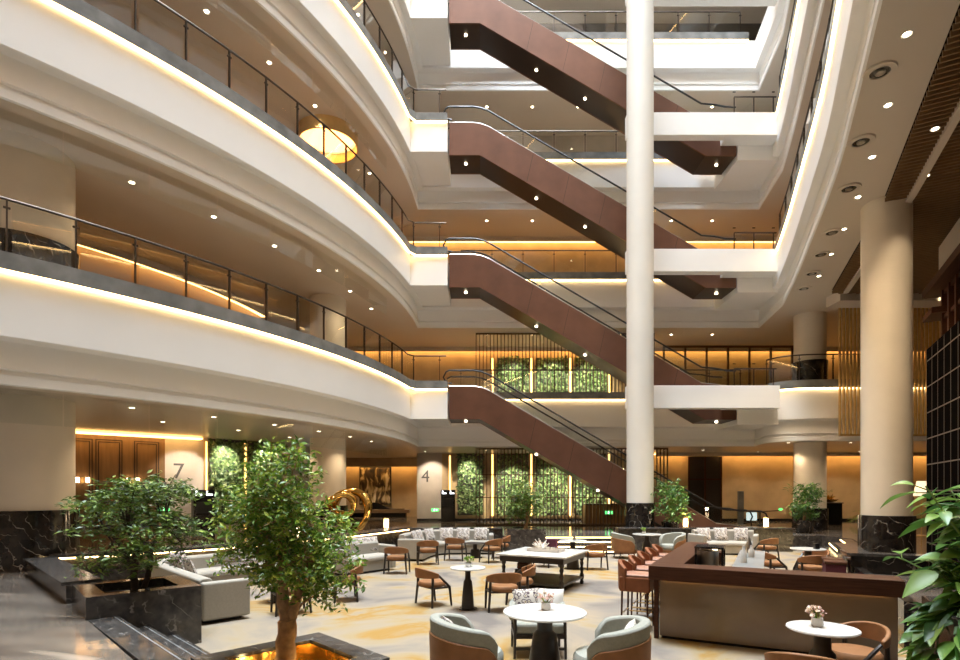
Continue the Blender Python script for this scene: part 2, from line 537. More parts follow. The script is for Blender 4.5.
FASCIA = [(0.0, 0.0), (0.0, -1.13), (0.03, -1.16), (0.22, -1.17), (0.24, -1.20), (0.19, -1.66), (0.25, -1.68), (0.25, -1.75), (0.19, -1.77), (0.19, -1.93), (0.24, SOF)]
CURB = [(-0.07, 0.0), (0.22, 0.0), (0.22, 0.30), (-0.07, 0.30)]
STRIP = [(-0.06, -0.03), (-0.015, -0.03), (-0.015, 0.002), (-0.06, 0.002)]
slabs = {}
LANDX0, LANDX1, LANDY = -2.42, -1.22, 20.95
for L, z in LV.items():
    right = L2R if L == 2 else RIGHT
    path = LEFT + right
    b = MB()
    b.sweep(path, FASCIA, closed_prof=False, z=z)
    rt = tag(b.build('balcony_slab', mt['white'], smooth=True), kind='structure')
    slabs[L] = rt
    inner = offset(path, 0.25)
    outer = [(28, 34), (-30, 34), (-30, inner[0][1])] if L == 2 else [(0.2, YN), (28, YN), (28, 34), (-30, 34), (-30, inner[0][1])]
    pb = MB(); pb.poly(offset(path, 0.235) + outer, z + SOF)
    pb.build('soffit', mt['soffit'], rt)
    pb = MB(); pb.poly(offset(path, 0.1) + outer, z + 0.02)
    pb.build('floor_surface', mt['galfloor'], rt)
    # landing of the escalator on the curved side
    lb = MB(); lb.bx(LANDX0 - 0.25, LANDX1, LANDY, 23.3, z - 1.12, z + 0.0)
    lb.build('landing', mt['white'], rt)
    lb = MB(); lb.bx(9.75, 11.3, 21.2, 23.3, z - 1.3, z - 0.74)
    if L < 5: lb.build('landing', mt['white'], rt)
    # stone curb and its light strip: curved side, landing return, rear, right
    LC = [p for p in LEFT if p[1] < LANDY] + [(LANDX0, LANDY), (LANDX1, LANDY)]
    BK = [(-0.9, YB), (11.2, YB)]
    if L == 2:
        RC = [p for p in L2R if p[1] < 21.6]
    else:
        RC = [p for p in RIGHT if p[1] < 20.9]
    for pth in (LC, BK, RC):
        q = MB(); q.sweep(pth, CURB, z=z); q.build('stone_curb', mt['curb'], rt)
        if L == 5 and pth is RC: continue
        q = MB(); q.sweep(pth, STRIP, z=z); q.build('light_strip', mt['strip'], rt)
    # bridge beam beside the column
    if L in (2, 3, 4, 5):
        q = MB(); q.bx(5.4, 10.98, 20.5, 20.85, z - 0.78, z + 0.05)
        q.build('bridge_beam', mt['white'], rt, bevel=0.01)
        q = MB(); q.bx(9.1, 11.1, 20.85, 23.2, z - 0.75, z + 0.0)
        if L < 5: q.build('landing', mt['white'], rt)

# gallery walls on every floor
def gallery_wall(name, path, z0, z1, mat, cove=True):
    b = MB()
    b.sweep(path, [(0, 0), (0.2, 0), (0.2, z1 - z0), (0, z1 - z0)], z=z0)
    o = tag(b.build(name, mat), kind='structure')
    if cove:
        b = MB(); b.sweep(path, [(-0.35, z1 - z0 - 0.10), (-0.04, z1 - z0 - 0.10), (-0.04, z1 - z0 - 0.06), (-0.35, z1 - z0 - 0.06)])
        b.v = [(x, y, zz + z0) for x, y, zz in b.v]
        b.build('cove_light', mt['cove'], o)
        MB().sweep(path, [(-0.46, z1 - z0 - 0.20), (-0.40, z1 - z0 - 0.20), (-0.40, z1 - z0), (-0.46, z1 - z0)], z=z0).build('cove_lip', mt['soffit'], o)
    return o

lw = arc(14.3, -80, -8, 30)
for L in (2, 3, 4, 5):
    z0, z1 = LV[L] + 0.02, LV[L + 1] + SOF
    gallery_wall('wall_gallery', lw, z0, z1, mt['wallbrown'], L == 2)
gallery_wall('wall_gallery_back', [(-7.5, 27.2), (28, 27.2)], LV[2] + 0.02, LV[3] + SOF, mt['wallbeige'])
gallery_wall('wall_gallery_back', [(-8, 26.6), (20, 26.6)], LV[3] + 0.02, LV[4] + SOF, mt['wallbeige'])
gallery_wall('wall_gallery_back', [(-8, 26.6), (20, 26.6)], LV[4] + 0.02, LV[5] + SOF, mt['wallgrey'], False)
gallery_wall('wall_gallery_back', [(-8, 26.2), (20, 26.2)], LV[5] + 0.02, LV[6] + SOF, mt['walldark'], False)
for L in (3, 4, 5):
    p = offset([q for q in RIGHT if q[1] < 20.9], 6.0)
    gallery_wall('wall_gallery_right', p, LV[L] + 0.02, LV[L + 1] + SOF, mt['wallbeige'], L == 3)

# ------------------------------------------------------------------ columns
def column(x, y, r, z0, z1, base_h, mat, rb=None):
    b = MB(); b.cyl((x, y, z0), r, z1 - z0, 48)
    o = tag(b.build('column', mat, smooth=True), kind='structure')
    if base_h:
        b = MB(); b.lathe([(rb or r + 0.06, 0), (rb or r + 0.06, base_h), (r, base_h)], (x, y, z0), 48)
        b.build('stone_base', mt['bmarble'], o, smooth=True)
    return o

column(5.63, 19.7, 0.46, UP, 62, 1.1, mt['colwhite'], 0.50)
column(9.72, 13.4, 0.51, UP, LV[3] + SOF, 0.95, mt['colbeige'], 0.57)
for z0, z1, bh in ((UP, LV[2] + SOF, 0.85), (LV[2], LV[3] + SOF, 1.2)):
    column(12.9, 21.9, 0.56, z0, z1, bh, mt['colbeige'])
for z0, z1, bh in ((UP, LV[2] + SOF, 1.15), (LV[2], LV[3] + SOF, 1.15), (LV[3], LV[4] + SOF, 1.15)):
    column(-9.28, 11.4, 0.85, z0, z1, bh, mt['colbeige'], 0.93)
for z0, z1, bh in ((UP, LV[2] + SOF, 1.0), (LV[2], LV[3] + SOF, 1.0), (LV[3], LV[4] + SOF, 1.0)):
    column(-5.45, 20.1, 0.63, z0, z1, bh, mt['colbeige'])

# ------------------------------------------------------------------ railings
def railing(path, z, label, step=0.99, h=0.95, zo=0.30):
    p0 = path[0]
    t = thing('glass_railing', label, 'railing', (p0[0], p0[1], z + zo), 0, 'glass railings along the balconies')
    loc = [(x - p0[0], y - p0[1]) for x, y in path]
    b = MB(); b.tube([(x, y, h) for x, y in loc], 0.026, 8); b.build('handrail', mt['metal'], t, smooth=True)
    pts = resample(loc, step)
    last = loc[-1]
    if (Vector(last) - Vector(pts[-1])).length > 0.3: pts.append(last)
    for i, (x, y) in enumerate(pts):
        a = Vector(pts[max(0, i - 1)]); c = Vector(pts[min(len(pts) - 1, i + 1)])
        d = (c - a).normalized(); ang = math.atan2(d.y, d.x)
        b = MB(); b.box((x, y, h / 2), (0.022, 0.06, h), ang); b.box((x, y, 0.80), (0.10, 0.03, 0.03), ang)
        b.build('post', mt['metal'], t)
    for i in range(len(pts) - 1):
        a = Vector(pts[i]); c = Vector(pts[i + 1]); d = (c - a).normalized()
        a2 = a + d * 0.07; c2 = c - d * 0.07
        m = (a2 + c2) / 2
        b = MB()
        n = Vector((-d.y, d.x))
        b.add([(a2.x, a2.y, 0.0), (c2.x, c2.y, 0.0), (c2.x, c2.y, h - 0.05), (a2.x, a2.y, h - 0.05)], [(0, 1, 2, 3)])
        b.build('glass_panel', mt['glass'], t, fix=False)
    return t

NTH = {2: 'lowest', 3: 'second', 4: 'third', 5: 'fourth'}
lp_in = [q for q in arc(CR - 0.05, -47, -8.5, 34) if q[1] < LANDY]
for L in (2, 3, 4, 5):
    z = LV[L]
    path = lp_in + [(LANDX0 - 0.02, LANDY + 0.08), (LANDX1 - 0.05, LANDY + 0.08)]
    if L == 5: path = path[14:]
    railing(path, z, 'glass railing with dark posts on the %s curved white balcony' % NTH[L])
    if L < 6:
        railing([(-0.8, YB + 0.06), (10.9, YB + 0.06)], z, 'straight glass railing on the %s balcony behind the escalators' % NTH[L], 1.3)
    if L == 2:
        railing(offset([p for p in L2R if p[1] < 21.7 and p[0] < 20], 0.06) + [(15.5, 20.76)], z, 'glass railing on the rounded balcony beside the brass slats', 1.2)
    else:
        railing(offset([p for p in RIGHT if p[1] < 20.5 and p[1] > 5], 0.06), z, 'glass railing on the %s balcony over the vented ceiling' % {3: 'first', 4: 'next higher', 5: 'top'}[L], 1.3)
    railing([(9.35, 20.6), (10.9, 20.6)], z, 'short glass railing on the %s bridge beside the white column' % NTH[L], 0.72, 0.62, 0.06)

# hanging glass smoke barriers under the curved balconies
for L in (2, 3, 4):
    pth = resample(arc(CR - 0.55, -46, -8, 60), 1.5)
    t = thing('glass_smoke_barrier', 'frameless glass smoke barrier hanging under the %s curved balcony' % NTH[L], 'smoke barrier', (pth[0][0], pth[0][1], LV[L] + SOF), 0, 'glass smoke barriers')
    for i in range(len(pth) - 1):
        a = Vector(pth[i]) - Vector(pth[0]); c = Vector(pth[i + 1]) - Vector(pth[0]); d = (c - a).normalized() * 0.012
        b = MB(); b.add([(a.x + d.x, a.y + d.y, -0.62), (c.x - d.x, c.y - d.y, -0.62), (c.x - d.x, c.y - d.y, 0), (a.x + d.x, a.y + d.y, 0)], [(0, 1, 2, 3)])
        b.build('glass_panel', mt['glass'], t, fix=False)

# ------------------------------------------------------------------ escalators
SL = 0.585
def escalator(L, label):
    zu = LV[L]; zl = LV[L - 1] if L > 2 else 0.5 + 0.0
    ground = (L == 2)
    rise = zu - zl
    t = thing('escalator', label, 'escalator', (0, 21.2, zl), 0, 'stacked escalators crossing the atrium')
    yf, yb = 0.0, 1.3
    zt = rise + 0.14
    run = rise / SL
    x0 = -1.17
    xe = (0.25 + run + 1.3) if ground else 9.7
    top = [(x0, zt), (-0.25, zt), (0.05, zt - 0.05), (0.35, zt - 0.17)]
    kx = 0.25 + (rise) / SL
    ks = kx - 0.4
    top += [(ks, zt - 0.17 - (ks - 0.35) * SL)]
    top += [(kx + 0.1, 0.22), (kx + 0.5, 0.14), (xe, 0.12)]
    if ground:
        bx_ = (rise - 1.10) / SL
        bot = [(x0, rise - 1.10), (0.0, rise - 1.10), (bx_, 0.0), (xe, 0.0)]
    else:
        bx_ = (rise) / SL
        bot = [(x0, rise - 1.10), (0.0, rise - 1.10), (bx_, -1.12), (xe, -1.12)]
    def panel(y0, y1, name, mat):
        pts = top + bot[::-1]
        n = len(pts)
        b = MB()
        vs = [(x, y0, z) for x, z in pts] + [(x, y1, z) for x, z in pts]
        # triangulated side faces
        tri = tessellate_polygon([[Vector((x, z, 0)) for x, z in pts]])
        fs = [tuple(q) for q in tri] + [tuple(n + i for i in q) for q in tri]
        fs += [(i, (i + 1) % n, n + (i + 1) % n, n + i) for i in range(n)]
        b.add(vs, fs)
        return b.build(name, mat, t)
    fp = panel(yf, yf + 0.06, 'side_panel', mt['clad'])
    panel(yb - 0.06, yb, 'side_panel', mt['clad'])
    # panel joints as thin raised seams on the front
    for k in range(1, 6):
        x = 0.4 + k * (kx - 0.6) / 6
        zt_ = zt - 0.17 - (x - 0.35) * SL; zb_ = rise - 1.10 - x * SL
        if ground: zb_ = max(zb_, 0)
        b = MB(); b.add([(x, -0.004, zb_ + 0.02), (x + 0.012, -0.004, zb_ + 0.02), (x + 0.012 + 0.25, -0.004, zt_ - 0.16), (x + 0.25, -0.004, zt_ - 0.16)], [(0, 1, 2, 3)])
        b.build('seam', mt['claddark'], fp, fix=False)
    # soffit
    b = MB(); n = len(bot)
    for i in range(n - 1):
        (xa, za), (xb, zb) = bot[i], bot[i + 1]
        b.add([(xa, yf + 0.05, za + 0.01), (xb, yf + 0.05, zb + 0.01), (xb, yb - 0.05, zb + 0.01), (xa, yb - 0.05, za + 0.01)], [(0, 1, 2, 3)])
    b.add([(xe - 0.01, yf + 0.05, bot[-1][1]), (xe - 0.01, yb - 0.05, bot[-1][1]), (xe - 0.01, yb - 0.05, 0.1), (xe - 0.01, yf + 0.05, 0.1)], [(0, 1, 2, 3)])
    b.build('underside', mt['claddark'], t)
    # steps
    b = MB()
    ns = int(rise / 0.2)
    prof = [(x0, rise)]
    for i in range(ns + 1):
        x = 0.2 + i * (run / ns); z = rise - i * rise / ns
        prof += [(x, z), (x, z - rise / ns if i < ns else z)]
    for i in range(len(prof) - 1):
        (xa, za), (xb, zb) = prof[i], prof[i + 1]
        b.add([(xa, yf + 0.15, za), (xb, yf + 0.15, zb), (xb, yb - 0.15, zb), (xa, yb - 0.15, za)], [(0, 1, 2, 3)])
    b.build('step_band', mt['steel'], t)
    # balustrades and handrails
    for yy in (yf + 0.05, yb - 0.05):
        h = 0.62
        b = MB()
        for i in range(len(top) - 1):
            (xa, za), (xb, zb) = top[i], top[i + 1]
            b.add([(xa, yy, za), (xb, yy, zb), (xb, yy, zb + h), (xa, yy, za + h)], [(0, 1, 2, 3)])
        b.build('glass_balustrade', mt['glass'], t, fix=False)
        b = MB()
        pts = [(x, yy, z + h) for x, z in top]
        s0 = top[0]; s1 = top[-1]
        pts = [(s0[0] + 0.1, yy, s0[1] + 0.12), (s0[0] - 0.12, yy, s0[1] + 0.16), (s0[0] - 0.22, yy, s0[1] + 0.36), (s0[0] - 0.12, yy, s0[1] + h - 0.06)] + pts
        pts += [(s1[0] + 0.18, yy, s1[1] + h - 0.08), (s1[0] + 0.26, yy, s1[1] + 0.36), (s1[0] + 0.16, yy, s1[1] + 0.14), (s1[0] - 0.1, yy, s1[1] + 0.1)] if ground else []
        b.tube(pts, 0.032, 8); b.build('handrail', mt['rubber'], t, smooth=True)
        b = MB()
        b.tube([(x, yy, z + 0.02) for x, z in top], 0.02, 6); b.build('skirt_trim', mt['steel'], t)
    # small spotlights in the underside
    spots = [(-0.55, rise - 1.10, 0.55)] + [(x, rise - 1.10 - x * SL, 0.65) for x in ((2.2, 4.6) if ground else (2.2, 4.1, 6.2))]
    if not ground: spots.append((9.2, -1.12, 0.6))
    for x, z, y in spots:
        b = MB(); b.cyl((x, y, z - 0.035), 0.05, 0.05, 12); b.build('spotlight', mt['lens'], t)
    return t

escalator(2, 'bronze clad escalator rising from the marble floor to the lowest balcony')
escalator(3, 'bronze clad escalator rising from the lowest balcony to the second')
escalator(4, 'bronze clad escalator rising from the second balcony to the third')
escalator(5, 'topmost bronze clad escalator of the stack, cut by the upper edge')

# ------------------------------------------------------------------ lights in ceilings
def spot(loc, power, angle=110, col=(1.0, 0.78, 0.52), size=0.06, rot=(0, 0, 0), blend=0.6):
    l = bpy.data.lights.new('downlight_or_fill', 'SPOT'); l.energy = power * 1.35; l.color = col; l.spot_size = R(angle); l.spot_blend = blend
    l.shadow_soft_size = size
    o = bpy.data.objects.new('downlight_or_fill', l); COL.objects.link(o); o.location = loc; o.rotation_euler = rot
    return o


def point(loc, power, col=(1.0, 0.7, 0.4), size=0.08):
    l = bpy.data.lights.new('bulb_or_fill', 'POINT'); l.energy = power; l.color = col; l.shadow_soft_size = size
    o = bpy.data.objects.new('bulb_or_fill', l); COL.objects.link(o); o.location = loc
    return o


dl0 = None
def downlight(x, y, z, label, group, power=90, r=0.05, angle=115):
    global dl0
    if dl0 is None:
        dl0 = thing('downlight', label, 'downlight', (x, y, z), 0, group)
        b = MB(); b.lathe([(r, 0), (r + 0.025, -0.012), (r + 0.03, 0.0)], (0, 0, 0), 16); b.build('trim_ring', mt['white'], dl0)
        b = MB(); b.cyl((0, 0, -0.008), r, 0.006, 16); b.build('lens', mt['lens'], dl0)
    else:
        dup(dl0, (x, y, z), 0, label, group)
    if power: spot((x, y, z - 0.03), power, angle)


def row_on(path, step, z, label, group, power, start=0.6):
    for i, (x, y) in enumerate(resample(path, step)):
        downlight(x, y, z, label, group, power)

g = 'small round downlights in the %s'
row_on(arc(CR - 1.5, -43, -8, 40), 1.9, LV[2] + SOF, 'small lit downlight in the ceiling under the lowest curved balcony', g % 'ground floor ceiling', 70)
row_on(arc(CR - 3.6, -40, -8, 40), 2.4, LV[2] + SOF, 'small lit downlight in the ceiling under the lowest curved balcony', g % 'ground floor ceiling', 70)
row_on(arc(CR - 1.5, -43, -8, 40), 1.9, LV[3] + SOF, 'small lit downlight in the ceiling under the second curved balcony', g % 'ceiling over the lowest gallery', 55)
row_on(arc(CR - 1.5, -32, -8, 40), 1.9, LV[4] + SOF, 'small lit downlight in the ceiling under the third curved balcony', g % 'ceiling over the second gallery', 55)
row_on(arc(CR - 1.5, -18, -8, 40), 1.9, LV[5] + SOF, 'small lit downlight in the ceiling under the fourth curved balcony', g % 'ceiling over the third gallery', 60)
for L, nm in ((2, 'ground floor'), (3, 'lowest'), (4, 'second'), (5, 'third')):
    for x in (0.3, 2.3, 4.3, 6.6, 8.4, 10.2):
        downlight(x, 24.6 if L != 2 else 25.6, LV[L] + SOF, 'small lit downlight in the %s ceiling behind the escalators' % (nm + ' gallery' if L > 2 else nm), 'downlights behind the escalators', 50 if L > 2 else 60)
for x in (11.9, 14.3, 16.5, 18.5):  # first one added to brighten the smaller cream column
    downlight(x, 21.6, LV[2] + SOF, 'small lit downlight in the low ceiling behind the cream columns', 'downlights behind the cream columns', 60)
for x in (-2.6, 13.2, 15.6, 18.0, 20.5):  # added row, lights the dark rear wall and the numbered panel
    downlight(x, 26.6, LV[2] + SOF, 'small lit downlight added in the low ceiling to brighten the rear wall', 'downlights added to brighten the rear wall', 90)
# right soffit: downlights and round air vents, in the order they recede
zr = LV[3] + SOF
rel = zr - EYE
def up_at(px, py, r=None):
    r = rel if r is None else r
    Y = F * r / (490 - py); return ((px - 480) * Y / F, Y)
for px, py in ((907, 34), (888, 105), (872, 157), (858, 197), (844, 229), (831, 254), (819, 276)):
    x, y = up_at(px, py)
    downlight(x, y, zr, 'small lit downlight in a row beside the round vents of the high ceiling', 'downlights of the vented ceiling', 0 if px == 858 else 300, 0.05)
vent0 = None
vl = ['round ceiling vent at the upper end of the vent row', 'second round ceiling vent down from the top edge', 'third round ceiling vent down the receding row', 'fourth round ceiling vent down, beside the top of the big cream column', 'fifth round ceiling vent down the receding row', 'last but one round ceiling vent of the receding row', 'last round ceiling vent of the row, smallest in view']
for k, (px, py) in enumerate(((880, 71), (861, 141), (849, 188), (832, 232), (821, 254), (812, 273), (804, 288))):
    x, y = up_at(px, py)
    t = thing('ceiling_vent', vl[k], 'vent', (x, y, zr), 0, 'round vents in the high ceiling')
    b = MB(); b.lathe([(0.24, 0), (0.23, -0.03), (0.15, -0.035), (0.14, -0.005)], (0, 0, 0), 28); b.build('rim', mt['soffit'], t, smooth=True)
    b = MB(); b.cyl((0, 0, -0.02), 0.145, 0.015, 24); b.build('throat', mt['black'], t)
    b = MB(); b.lathe([(0.0, -0.05), (0.07, -0.045), (0.075, -0.02)], (0, 0, 0), 18); b.build('diffuser', mt['steel'], t, smooth=True)

# slatted timber ceiling over the bar side
SB = [(5.2, 4.8), (6.75, 7.9), (9.5, 13.2), (12.0, 19.1)]
SBR = [(20.0, 19.1), (20.0, 4.8)]
b = MB(); b.poly(SB + SBR, zr - 0.012)
so = tag(b.build('ceiling_slats', mt['black']), kind='structure')
b = MB()
def clip_x(x, y):
    pass
import bisect
def left_bound(p):   # first parameter along UV from p at which the point is inside the slat field
    return None
vmin, vmax = 2.0, 24.0
k = 0
v = vmin
poly_s = SB + SBR
def seg_inter(o, d, poly):
    ts = []
    n = len(poly)
    for i in range(n):
        a = Vector(poly[i]); c = Vector(poly[(i + 1) % n]); e = c - a
        den = d.x * e.y - d.y * e.x
        if abs(den) < 1e-9: continue
        w = a - o
        t = (w.x * e.y - w.y * e.x) / den; u = (w.x * d.y - w.y * d.x) / den
        if 0 <= u <= 1: ts.append(t)
    return sorted(ts)
while v < 30:
    o = VV * v
    ts = seg_inter(o, UV, poly_s)
    if len(ts) >= 2:
        a = o + UV * ts[0]; c = o + UV * ts[-1]; m = (a + c) / 2
        b.box((m.x, m.y, zr - 0.10), ((c - a).length, 0.035, 0.09), BROT)
    v += 0.14
b.build('slats', mt['ceilslat'], so)
b = MB()
p1 = [(7.0, 7.0), (8.0, 8.95), (9.75, 12.6), (12.35, 18.9)]
b.sweep(p1, [(-0.07, -0.20), (0.07, -0.20), (0.07, -0.02), (-0.07, -0.02)], z=zr)
b.build('linear_diffuser', mt['soffit'], so)
b = MB(); b.bx(12.3, 24, 19.12, 19.9, zr - 0.36, zr)
b.build('bulkhead', mt['soffit'], so)

# ring lamp set in the ceiling of the second gallery
t = thing('ring_ceiling_lamp', 'large round glowing gold ceiling lamp behind the second curved balcony', 'ceiling lamp', (-5.05, 18.6, LV[4] + SOF), 0)
b = MB(); b.lathe([(0.98, 0), (0.98, -0.42), (0.94, -0.42), (0.94, 0)], (0, 0, 0), 48); b.build('shell', mt['ringgold'], t, smooth=True)
b = MB(); b.cyl((0, 0, -0.03), 0.94, 0.02, 48); b.build('inner_disc', mt['ringgold'], t)
b = MB(); b.lathe([(0.93, -0.10), (0.93, -0.04), (0.84, -0.04), (0.84, -0.10)], (0, 0, 0), 48); b.build('light_ring', mt['ringglow'], t)

# ------------------------------------------------------------------ ground floor walls
# slanting wall with timber doors, cream stone and planted panels
DA = (-17.5, 13.2); DANG = math.atan2(0.645, 0.764); DL = 14.26
ZG = LV[2] + SOF
def dwp(t_, off=0.0):
    return (DA[0] + 0.764 * t_ + 0.645 * off, DA[1] + 0.645 * t_ - 0.764 * off)
dw = bpy.data.objects.new('wall_slanting', None); link(dw); dw.location = (DA[0], DA[1], 0); dw.rotation_euler = (0, 0, DANG)
dw['kind'] = 'structure'
b = MB(); b.bx(-3, 8.94, 0, 0.2, UP, ZG); b.build('timber_cladding', mt['wallwood'], dw)
b = MB(); b.bx(8.94, DL, 0.0, 0.2, UP, ZG); b.build('stone_cladding', mt['wallgrey'], dw)
b = MB(); b.bx(-3, 10.0, -0.5, -0.12, ZG - 0.09, ZG - 0.04); b.build('cove_light', mt['cove'], dw)
b = MB()
for x0, x1 in ((6.2, 6.9), (7.0, 7.7), (8.05, 8.75)):
    for s in (0, 0.07):
        z0, z1 = UP + 0.12 + s, ZG - 0.22 - s
        for xx in (x0 + s, x1 - s): b.bx(xx - 0.012, xx + 0.012, -0.012, 0.0, z0, z1)
        b.bx(x0 + s, x1 - s, -0.012, 0.0, z1 - 0.02, z1)
b.build('panel_beading', mt['darkwood'], dw)
def wall_text(s, loc, rz, size, mat, parent, name='number'):
    c = bpy.data.curves.new(name, 'FONT'); c.body = s; c.size = size; c.extrude = 0.01; c.align_x = 'CENTER'; c.materials.append(mt['walldark'])
    o = bpy.data.objects.new(name, c); link(o, parent); o.location = loc; o.rotation_euler = (PI / 2, 0, rz)
    return o
wall_text('7', (9.35, -0.012, 2.45), 0, 0.75, mt['wallbrown'], dw)


def leaf_quads(mb, pts, size, rnd, up=0.3, facing=None, narrow=0.45, droop=0.15):
    for p in pts:
        if facing is not None:
            nrm = (Vector(facing) + Vector((rnd.uniform(-.7, .7), rnd.uniform(-.7, .7), rnd.uniform(-.7, .7)))).normalized()
        else:
            nrm = Vector((rnd.uniform(-1, 1), rnd.uniform(-1, 1), rnd.uniform(-0.2, 1) + up)).normalized()
        a = nrm.cross(Vector((rnd.uniform(-1, 1), rnd.uniform(-1, 1), rnd.uniform(-1, 1))))
        if a.length < 1e-3: continue
        a.normalize(); c = nrm.cross(a)
        L = size * rnd.uniform(0.65, 1.3); w = L * narrow
        p = Vector(p)
        q0 = p; q1 = p + a * L * 0.5 + c * w * 0.5; q2 = p + a * L - nrm * L * droop; q3 = p + a * L * 0.5 - c * w * 0.5
        mid = p + a * L * 0.5 - nrm * w * 0.15
        n = len(mb.v)
        mb.v += [tuple(q0), tuple(q1), tuple(q2), tuple(q3), tuple(mid)]
        mb.f += [(n, n + 1, n + 4), (n + 1, n + 2, n + 4), (n + 2, n + 3, n + 4), (n + 3, n, n + 4)]


def green_wall(label, loc, rz, w, z0, z1, nl, seed):
    rnd = random.Random(seed)
    t = thing('green_wall_panel', label, 'green wall', loc, rz, 'planted wall panels')
    b = MB(); b.bx(0, w, -0.06, 0.0, z0, z1); b.build('backing', mt['leafdark'] if False else mt['walldark'], t)
    b = MB(); pts = []
    for i in range(nl):
        x = rnd.uniform(0.03, w - 0.03); z = rnd.uniform(z0 + 0.05, z1 - 0.03)
        q = noise.noise(Vector((x * 2.2 + seed, z * 2.2, seed)))
        pts.append((x, -0.08 - max(0, q + 0.3) * 0.16 * rnd.random(), z))
    leaf_quads(b, pts, 0.17, rnd, facing=(0, -1, 0.35), narrow=0.6)
    o = b.build('foliage', mt['leafwall'], t, fix=False); o['kind'] = 'stuff'
    return t


def light_post(label, loc, rz, z0, z1, w=0.09):
    t = thing('light_column', label, 'light column', loc, rz, 'vertical gold light columns')
    b = MB(); b.bx(-w, w, -0.05, 0.02, z0, z1); b.build('casing', mt['brass'], t)
    b = MB(); b.bx(-w * 0.4, w * 0.4, -0.075, -0.05, z0 + 0.02, z1 - 0.02); b.build('diffuser', mt['goldglow'], t)
    return t

x, y = dwp(10.22, 0.02)
light_post('vertical lit strip between the stone wall and the planted wall', (x, y, 0), DANG, UP + 0.1, ZG - 0.1, 0.06)
x, y = dwp(10.34, 0.02)
green_wall('planted wall panel beside the black kiosk with white lit letters', (x, y, 0), DANG, 1.15, UP + 0.35, ZG - 0.02, 1500, 1)
x, y = dwp(11.55, 0.02)
light_post('vertical lit strip between the two planted walls behind the bushy tree', (x, y, 0), DANG, UP + 0.1, ZG - 0.1, 0.07)
x, y = dwp(11.66, 0.02)
green_wall('planted wall panel half hidden behind the bushy tree', (x, y, 0), DANG, 1.35, UP + 0.35, ZG - 0.02, 1500, 2)
for tt in (10.75, 12.3):
    x, y = dwp(tt, 0.75)
    spot((x, y, ZG - 0.05), 230, 70, (1.0, 0.93, 0.75), 0.05, (R(38), 0, DANG))
x, y = dwp(9.5, 1.2)
spot((x, y, ZG - 0.05), 130, 80, (1.0, 0.88, 0.72), 0.05, (R(35), 0, DANG))
spot((-2.4, 26.9, ZG - 0.05), 140, 80, (1.0, 0.88, 0.72), 0.05, (R(35), 0, 0))  # added washer, brightens the numbered lift panel
# kiosks with lit marks
def kiosk(loc, rz, label, marks):
    t = thing('call_kiosk', label, 'kiosk', loc, rz)
    b = MB(); b.bx(-0.34, 0.34, -0.16, 0.16, 0, 1.55); b.build('body', mt['black'], t, bevel=0.01)
    b = MB(); b.bx(-0.25, 0.25, -0.172, -0.16, 0.75, 1.15); b.build('screen', mt['rubber'], t)
    b = MB()
    for mx in marks:
        b.bx(mx, mx + 0.05, -0.175, -0.16, 1.38, 1.52); b.bx(mx, mx + 0.2, -0.175, -0.16, 1.36, 1.42)
    b.build('lit_marks', mt['whiteglow'], t)
x, y = dwp(10.0, 0.55)
kiosk((x, y, UP), DANG, 'black kiosk with white lit marks beside the stone wall numbered 7', (-0.28, 0.06))
kiosk((-1.55, 27.3, UP), 0, 'black kiosk beside the stone panel numbered 4', (-0.28, 0.1))
for tt, nm in ((6.65, 'small lit wall sconce beside the cream column on the timber wall'), (8.0, 'small lit wall sconce between timber doors behind the spreading tree')):
    x, y = dwp(tt, 0.08)
    t = thing('wall_sconce', nm, 'sconce', (x, y, 2.35), DANG, 'sconces on the timber wall')
    b = MB(); b.bx(-0.03, 0.03, 0.0, 0.08, -0.1, 0.1); b.build('bracket', mt['brass'], t)
    b = MB()
    for s in (-0.13, 0.13): b.cyl((s, -0.04, -0.06), 0.05, 0.15, 12)
    b.build('glass_shades', mt['lampglow'], t)

# recess with the painting
b = MB(); b.bx(-9.5, -3.0, 32.6, 32.8, UP, ZG); o = tag(b.build('wall_recess', mt['wallbeige']), kind='structure')
b = MB(); b.bx(-9.0, -3.2, 32.1, 32.45, ZG - 0.42, ZG - 0.37); b.build('cove_light', mt['cove'], o)
b = MB(); b.bx(-9.5, -3.2, 31.9, 32.05, ZG - 0.5, ZG); b.build('bulkhead', mt['wallbeige'], o)
t = thing('painting', 'dark and gold abstract painting on the amber recess wall', 'painting', (-6.08, 32.58, 2.3), 0)
b = MB(); b.bx(-0.92, 0.92, -0.06, 0.0, -1.1, 1.1); b.build('frame', mt['black'], t)
b = MB(); b.bx(-0.87, 0.87, -0.075, -0.055, -1.05, 1.05); b.build('canvas', mt['paint'], t)
t = thing('console_bench', 'low brown bench under the abstract painting', 'bench', (-6.2, 31.9, UP), 0)
b = MB(); b.bx(-2.2, 2.2, -0.3, 0.3, 0.25, 0.45); b.build('slab', mt['wallbrown'], t, bevel=0.015)
b = MB(); b.bx(-2.0, 2.0, -0.2, 0.25, 0.0, 0.25); b.build('plinth', mt['black'], t)
b = MB()
prof = []
for i in range(17):
    u = i / 16; x = -0.5 + u * 1.5
    prof.append((x, 0.20 * math.exp(-((u - 0.25) / 0.22) ** 2) + 0.22 * (max(0, 0.3 - u) / 0.3) + 0.03))
vs = [];
for x, h in prof: vs += [(x, -0.1, 0), (x, 0.1, 0), (x, 0.06, h), (x, -0.06, h)]
fs = []
for i in range(16):
    for k in range(4): fs.append((i * 4 + k, i * 4 + (k + 1) % 4, i * 4 + 4 + (k + 1) % 4, i * 4 + 4 + k))
fs += [(0, 1, 2, 3), (64, 65, 66, 67)]
b.add(vs, fs, Matrix.Scale(1.3, 4))
o = b.build('boat_sculpture', mt['black'], None, smooth=True); o.location = (-5.6, 31.85, UP + 0.45)
